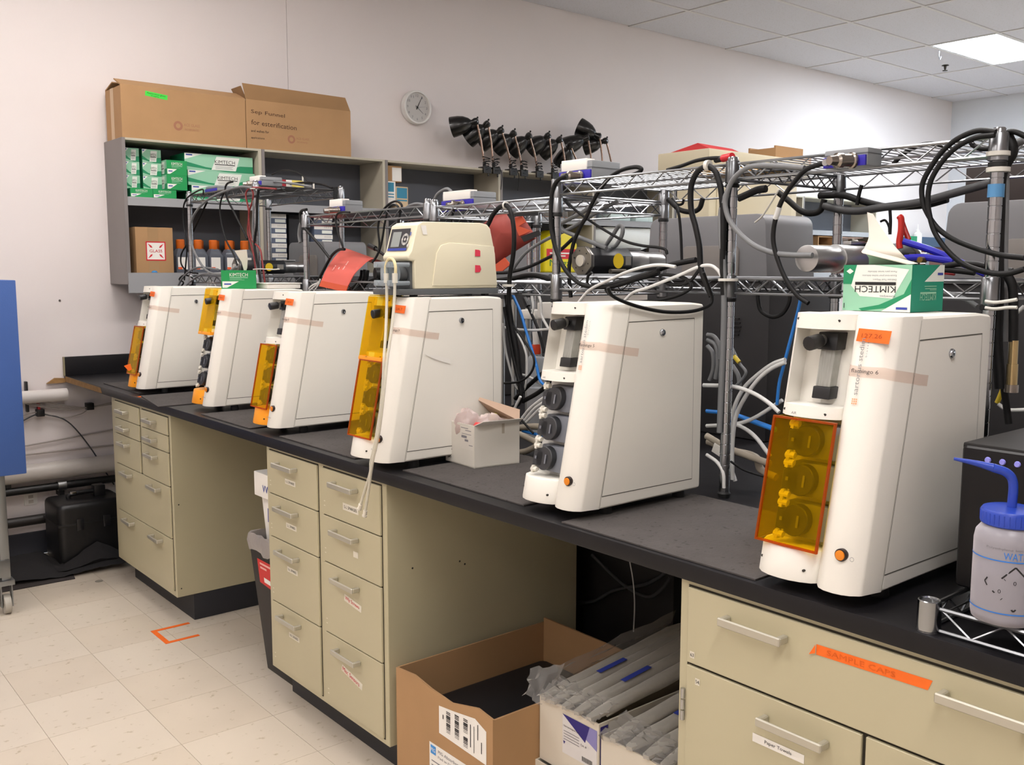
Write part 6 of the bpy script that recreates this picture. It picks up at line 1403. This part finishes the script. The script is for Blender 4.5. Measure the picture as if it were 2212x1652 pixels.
cpx('black cable draped over the top edge of the bare-pump tower', s, [(1840,620),(1885,740),(1910,830),(1880,888),(1750,930),(1550,936),(1350,900),(1200,850),(1110,800),(1080,740)], ('y',-3.832), .0042, KB)
# --- third bay and the near post
s = (1380, 280, 4.588)
cpx('heavy black loop hanging from the white tie at the near post, left strand', s, [(690,362),(605,395),(545,480),(515,600),(520,800),(560,950),(600,1150),(612,1350),(650,1480),(720,1650)], ('x',.462), .0072, KB)
cpx('heavy black loop hanging from the white tie at the near post, right strand', s, [(690,362),(755,410),(795,510),(820,640),(838,900),(835,1100),(830,1340),(840,1640)], ('x',.462), .0072, KB)
p = onx(s[0]+685/s[2], s[1]+355/s[2], .462); tie('bulky white cable tie above the heavy black loop', p, (0,1,0), .011, .010)
cpx('big black arc of cable from the blue plated box down to the nearest tower', s, [(1840,330),(1660,395),(1530,530),(1430,680),(1370,830),(1335,1000),(1340,1150),(1400,1350),(1480,1520),(1580,1650),(1680,1720)], ('x',.455), .0055, KB)
cpx('white sleeve on the big black arc of cable', s, [(1392,770),(1365,850),(1350,885)], ('x',.4545), .0062, KW, 'cable_sleeve', 'sleeve')
cpx('pale grey hose curving round the near post', s, [(1640,380),(1400,362),(1180,358),(1050,390),(930,500),(870,640),(858,760),(900,900),(1000,1030),(1150,1150),(1330,1220),(1500,1242),(1720,1245)], ('x',.458), .0062, KG)
cpx('grey conduit running down beside the near post', s, [(870,640),(820,800),(815,1000),(835,1300),(845,1650),(840,2000),(815,2600),(800,3000)], ('x',.463), .0072, KG)
cpx('black cable drooping under the second bay top shelf', s, [(290,690),(400,790),(520,815),(600,780),(635,680)], ('x',.86), .0075, KB)
cpx('small black loop under the second bay top shelf', s, [(330,680),(380,740),(430,735),(445,690)], ('x',.88), .004, KB)
cpx('black cable drooping beside the rear post of the near bay', s, [(1380,620),(1480,700),(1600,800),(1700,830),(1800,800),(1840,690)], ('x',.90), .0085, KB)
cpx('long white tie tail hanging under the near bay shelf', s, [(1390,590),(1300,740),(1220,860),(1150,920)], ('x',.60), .0022, TIE, 'cable_tie', 'cable tie')
cpx('black wide cable tucked under the near bay shelf', s, [(990,680),(1080,640),(1170,600),(1260,585)], ('x',.55), .009, KB)
p = onx(s[0]+885/s[2], s[1]+1487/s[2], .466); tie('long white cable tie round the near post and conduit', p, (0,0,1), .022, .006)
s = (1500, 560, 3.058)
cpx('black lead looping beneath the near bay lower shelf', s, [(425,205),(420,260),(440,340),(510,380),(580,360),(625,290),(635,210)], ('x',.60), .005, KB)
cpx('outer white tube arching between the two nearest towers', s, [(270,1465),(240,1350),(245,1150),(258,1000),(320,860),(420,760),(520,690),(600,662)], ('x',.56), .0052, KW, 'tube', 'tube')
cpx('inner white tube arching between the two nearest towers', s, [(252,1455),(250,1250),(272,1050),(330,920),(420,795),(510,720),(600,680)], ('x',.54), .0052, KW, 'tube', 'tube')
cpx('white tube coming straight out of the bare-pump tower', s, [(60,832),(250,840),(380,880),(480,940),(560,1010)], ('x',.50), .0052, KW, 'tube', 'tube')
cpx('white tube rising to the right between the two nearest towers', s, [(80,1100),(270,1088),(400,1045),(580,930)], ('x',.58), .0048, KW, 'tube', 'tube')
cpx('white tube bending down to the right between the two nearest towers', s, [(200,1070),(300,1100),(400,1170),(500,1300)], ('x',.57), .0052, KW, 'tube', 'tube')
cpx('blue tubes running behind the post between the two nearest towers', s, [(80,1002),(250,1022),(380,1072),(540,1130)], ('x',.60), .005, KL, 'tube', 'tube')
cpx('second blue tube beside it between the two nearest towers', s, [(250,1015),(380,1060),(540,1118)], ('x',.605), .004, KL, 'tube', 'tube')
cpx('fat beige hose low between the two nearest towers', s, [(80,1165),(200,1235),(330,1290),(500,1350)], ('x',.60), .009, KT, 'hose', 'hose')
cpx('second fat beige hose low between the two nearest towers', s, [(90,1200),(240,1262),(400,1305),(440,1390),(540,1440)], ('x',.62), .010, KT, 'hose', 'hose')
cpx('white tube falling to the bench beside the near post', s, [(80,1290),(150,1340),(190,1410),(195,1510)], ('x',.47), .0045, KW, 'tube', 'tube')
cpx('black wire trailing low towards the amber cover', s, [(240,1335),(330,1392),(480,1440)], ('x',.52), .003, KB)
for i, pts in enumerate(([(85,498),(130,510),(165,570),(170,660)], [(85,530),(140,570),(155,680),(140,790)], [(85,570),(120,620),(125,720),(100,800)], [(250,700),(290,770),(300,860)])):
    cpx('%s grey tube coil behind the bare-pump tower' % ordn[i], s, pts, ('x',.75), .006, KG, 'tube', 'tube')
cpx('grey wire with a yellow tag beside the near post', s, [(235,560),(260,610),(300,690),(340,745),(310,800),(270,838)], ('x',.66), .004, KG)
cpx('yellow tag sleeve on the grey wire beside the near post', s, [(262,640),(296,680)], ('x',.655), .006, mat('tag_yellow', '#c9b02c', .5), 'cable_sleeve', 'sleeve')
p = onx(s[0]+142/s[2], s[1]+1268/s[2], .50); tag(M().obox(p-V((0,.012,.012)), V((.004,.0,0)), V((0,.026,.010)), V((0,-.008,.022))).build('paper_flag', PAPER, bev=.001), 'white paper flag on a hose behind the bare-pump tower', 'flag')
cpx('thin blue tube rising behind the nearest tower', s, [(700,230),(690,320),(590,700),(560,820),(545,960)], ('x',.57), .004, KL, 'tube', 'tube')
# --- behind the fourth and fifth towers
s = (1060, 640, 4.345)
cpx('thick black cable bundle hanging behind the pump-carrying tower', s, [(150,-20),(190,250),(240,500),(262,700),(290,900)], ('x',.50), .010, KB)
cpx('second black cable falling behind the pump-carrying tower', s, [(130,100),(180,400),(240,700),(285,880),(270,1000),(190,1045)], ('x',.49), .006, KB)
cpx('bright blue tube snaking down behind the bare-pump tower', s, [(205,-20),(280,150),(330,320),(380,480),(430,650),(470,800),(560,858)], ('x',.52), .0045, KL, 'tube', 'tube')
cpx('white tube hanging in a narrow loop behind the small carton', s, [(250,350),(310,470),(340,600),(332,800),(300,885),(230,830),(160,600),(130,440),(120,250)], ('x',.51), .0035, KW, 'tube', 'tube')
cpx('round black loop of cable behind the small carton', s, [(220,280),(330,440),(398,560),(405,650),(360,740),(270,800),(130,815)], ('x',.485), .0035, KB)
for i, pts in enumerate(([(275,1165),(380,1040),(530,925)], [(300,1180),(420,1045),(530,975)], [(330,1185),(450,1065),(530,1010)], [(205,1090),(280,940)], [(455,1075),(500,1130),(545,1140)])):
    cpx('%s white tube fanning out beside the small carton' % ordn[i], s, pts, ('x',.46), .0042, KW, 'tube', 'tube')
cpx('black cable rising behind the bare pumps', s, [(300,985),(420,920),(500,860),(560,780)], ('x',.50), .007, KB)
cpx('black cable rising behind the bare pumps, upper one', s, [(230,960),(340,850),(490,720)], ('x',.53), .007, KB)
cpx('fat beige hose low behind the small carton', s, [(270,1235),(380,1222),(520,1225)], ('x',.50), .010, KT, 'hose', 'hose')
cpx('fat beige hose folded behind the small carton', s, [(265,1290),(350,1330),(435,1385),(350,1445),(270,1465)], ('x',.45), .009, KT, 'hose', 'hose')
cpx('short blue tube low behind the small carton', s, [(300,1260),(390,1285),(480,1310)], ('x',.50), .005, KL, 'tube', 'tube')
cpx('black lead slanting down to the mat behind the small carton', s, [(180,1050),(280,1150),(400,1285)], ('x',.44), .0035, KB)
pA, pB = onx(s[0]+315/s[2], s[1]+20/s[2], .56), onx(s[0]+350/s[2], s[1]+95/s[2], .56)
tag(M().cyl(pA, pB, .009, n=12).build('mains_plug', BLACK), 'black ribbed plug hanging behind the bare-pump tower', 'plug')
cpx('black lead below the ribbed plug behind the bare-pump tower', s, [(352,98),(440,300),(505,530)], ('x',.56), .0045, KB)
for i, pts in enumerate(([(385,-10),(398,100),(390,160)], [(450,-10),(470,60),(480,180),(540,300)], [(130,290),(250,310),(400,318),(560,305)], [(270,730),(360,755),(500,840)])):
    cpx('%s white tube among the leads behind the bare-pump tower' % ordn[i], s, pts, ('x',.54), .004, KW, 'tube', 'tube')
# apparatus behind the fifth tower: white clamp body, spray head, grey columns
ap = thing('glass_reactor_stand', 'white and grey apparatus half hidden behind the bare-pump tower', 'lab apparatus', (.68, -3.15, H))
qa, qb = onx(1170, 655, .68), onx(1228, 690, .68)
M().box(.66, .74, qb.y-.02, qa.y, qb.z, qa.z+.004).build('clamp_housing', PAPER, ap, bev=.006); M().box(.655, .66, qb.y+.01, qb.y+.05, qa.z-.012, qa.z-.006).build('blue_line', INKB, ap)
qa, qb = onx(1128, 668, .70), onx(1160, 690, .70); M().box(.69, .75, qb.y, qa.y, qb.z, qa.z).build('small_housing', PAPER, ap, bev=.006)
for u in (1085, 1110, 1140, 1165): q = onx(u, 760, .74); M().cyl((.74, q.y, H+.001), (.74, q.y, 1.36), .009, n=10).build('support_column', ALU, ap)
q = onx(1155, 760, .66); M().box(.64, .72, q.y-.07, q.y+.05, H, H+.02).build('stand_base', GREY, ap, bev=.004); M().box(.66, .70, q.y-.04, q.y+.04, H+.02, 1.18).build('stand_panel', mat('stand_grey', '#9a9c9e', .5), ap, bev=.004)
sp_ = thing('spray_bottle', 'bottle with an orange-red trigger collar behind the bare-pump tower', 'bottle', (.60, onx(1158,740,.60).y, 1.10))
q = onx(1158, 755, .60); M().lathe([(.028,-.12),(.028,-.03),(.012,-.012)], q, n=16).build('bottle_body', CLEAR, sp_); M().lathe([(.014,-.014),(.016,-.010),(.013,.016)], q, n=14).build('collar', mat('collar_red', '#e04a24', .4), sp_); M().cyl(q+V((0,0,.016)), q+V((-.0,.006,.06)), .009, n=10).build('spray_head', PAPER, sp_)
# --- right hand end
s = (1780, 280, 3.933)
cpx('outer black loop of cable round the right hand rack post', s, [(1460,18),(1300,10),(1130,80),(1000,190),(900,330),(840,450),(832,560),(862,680),(960,830),(1100,930),(1300,1010),(1500,1065),(1700,1088)], ('x',.45), .0052, KB)
cpx('inner black loop of cable round the right hand rack post', s, [(1450,45),(1290,68),(1140,140),(1030,240),(950,350),(900,460),(882,600),(900,740),(945,880),(1050,1030),(1200,1150),(1400,1215),(1560,1222),(1700,1185)], ('x',.445), .0052, KB)
cpx('small black arc of cable above the near top shelf', s, [(590,290),(680,200),(800,140),(930,120),(1050,150),(1115,195)], ('x',.66), .0052, KB)
cpx('little closed black loop at the right hand rack post', s, [(1440,160),(1330,160),(1255,120),(1270,75),(1380,45),(1470,40)], ('x',.55), .005, KB)
cpx('black cable passing right of the right hand rack post', s, [(1540,22),(1620,18),(1720,60)], ('x',.50), .0052, KB)
cpx('thick dark grey cable sagging across under the near top shelf', s, [(0,645),(150,682),(300,690),(500,660),(800,620),(1100,540),(1420,450)], ('x',.90), .010, KD)
cpx('black cable slung under the near top shelf to its middle tie', s, [(-40,560),(160,558),(300,600),(450,640),(560,655),(850,640),(1050,590)], ('x',.92), .009, KB)
cpx('short black tie hanging from the sagging cable', s, [(320,470),(300,540),(280,640)], ('x',.91), .005, KB)
cpx('thin black wire dropping beside the red handle', s, [(560,680),(565,780),(560,890)], ('x',.90), .004, KB)
cpx('thin black curl of wire behind the pulled tissue', s, [(480,780),(520,770),(550,820),(555,870)], ('x',.92), .003, KB)
cpx('black cable behind the right hand post at the lower shelf', s, [(1020,1160),(1150,1140),(1300,1145),(1440,1180),(1600,1200)], ('x',.60), .006, KB)
cpx('second black cable at the lower shelf end', s, [(1020,1190),(1150,1200),(1280,1215)], ('x',.60), .006, KB)
cpx('pale grey hose over the right hand rack post', s, [(1700,85),(1620,130),(1570,200),(1545,330),(1540,560),(1535,800),(1530,1100),(1535,1500),(1540,1800)], ('x',.53), .0075, KG)
cpx('wide black cable strapped along the right hand rack post', s, [(1560,60),(1600,180),(1540,300),(1500,420),(1490,700),(1480,1000),(1480,1400),(1470,1800),(1500,2200)], ('x',.51), .011, KB)
cpx('thin black cable beside the right hand rack post', s, [(1440,1650),(1460,1900),(1520,2150),(1570,2500)], ('x',.53), .007, KB)
cpx('black cable ending in a brass connector at the right edge', s, [(1560,1240),(1600,1330),(1610,1500),(1608,1800)], ('x',.50), .009, KB)
pA, pB = onx(1780+1612/3.933, 280+1790/3.933, .50), onx(1780+1590/3.933, 280+2230/3.933, .50)
cn = thing('brass_connector', 'nickel and brass cable connector hanging at the right edge', 'connector', pB)
M().cyl(pA, pA.lerp(pB,.45), .0085, n=16).build('rear_barrel', mat('nickel_brass', '#b9a478', .22, 1.), cn); M().cyl(pA.lerp(pB,.45), pA.lerp(pB,.85), .0100, n=16).build('front_barrel', mat('nickel_brass'), cn); M().cyl(pA.lerp(pB,.85), pB, .0125, n=16).build('coupling_ring', mat('nickel', '#a39b92', .25, 1.), cn)
for i, v in enumerate((1460, 1515)):
    cpx('%s white cable tie strapping the right hand rack post' % ('upper','lower')[i], s, [(1370,v-3),(1450,v+8),(1560,v-4),(1640,v-18+14*i)], ('x',.44), .0032, TIE, 'cable_tie', 'cable tie')
for i, v in enumerate((205, 340)):
    p = onx(1780+1480/3.933, 280+v/3.933, .478); tie('%s clear tie on the top of the right hand rack post' % ('upper','lower')[i], p, (0,0,1), .019, .008)
cpx('white tube slanting behind the right hand rack post', s, [(1560,1730),(1600,1600),(1700,1500)], ('x',.62), .004, KW, 'tube', 'tube')
cpx('second white tube low behind the right hand rack post', s, [(1480,2330),(1560,2380),(1720,2380)], ('x',.62), .004, KW, 'tube', 'tube')
cpx('grey wire with a yellow end behind the right hand rack post', s, [(1470,2320),(1500,2250),(1540,2150)], ('x',.62), .005, mat('tag_yellow'), 'cable_sleeve', 'sleeve')
cpx('pale hose curving behind the tissue box to the right hand post', s, [(1020,1385),(1120,1410),(1220,1450),(1300,1500)], ('x',.55), .005, KG)
# --- under the bench
s = (860, 1080, 2.8875)
cpx('black cable sagging in the dark under the bench', s, [(960,645),(1100,640),(1220,630),(1330,570),(1430,545),(1560,520),(1690,440)], ('x',.80), .006, KD)
cpx('second black cable crossing it under the bench', s, [(1210,340),(1330,460),(1440,550),(1560,605),(1640,560),(1700,480)], ('x',.80), .006, KD)
cpx('thin white cord hanging under the bench', s, [(1445,385),(1465,500),(1475,650),(1468,820)], ('x',.75), .002, KW)
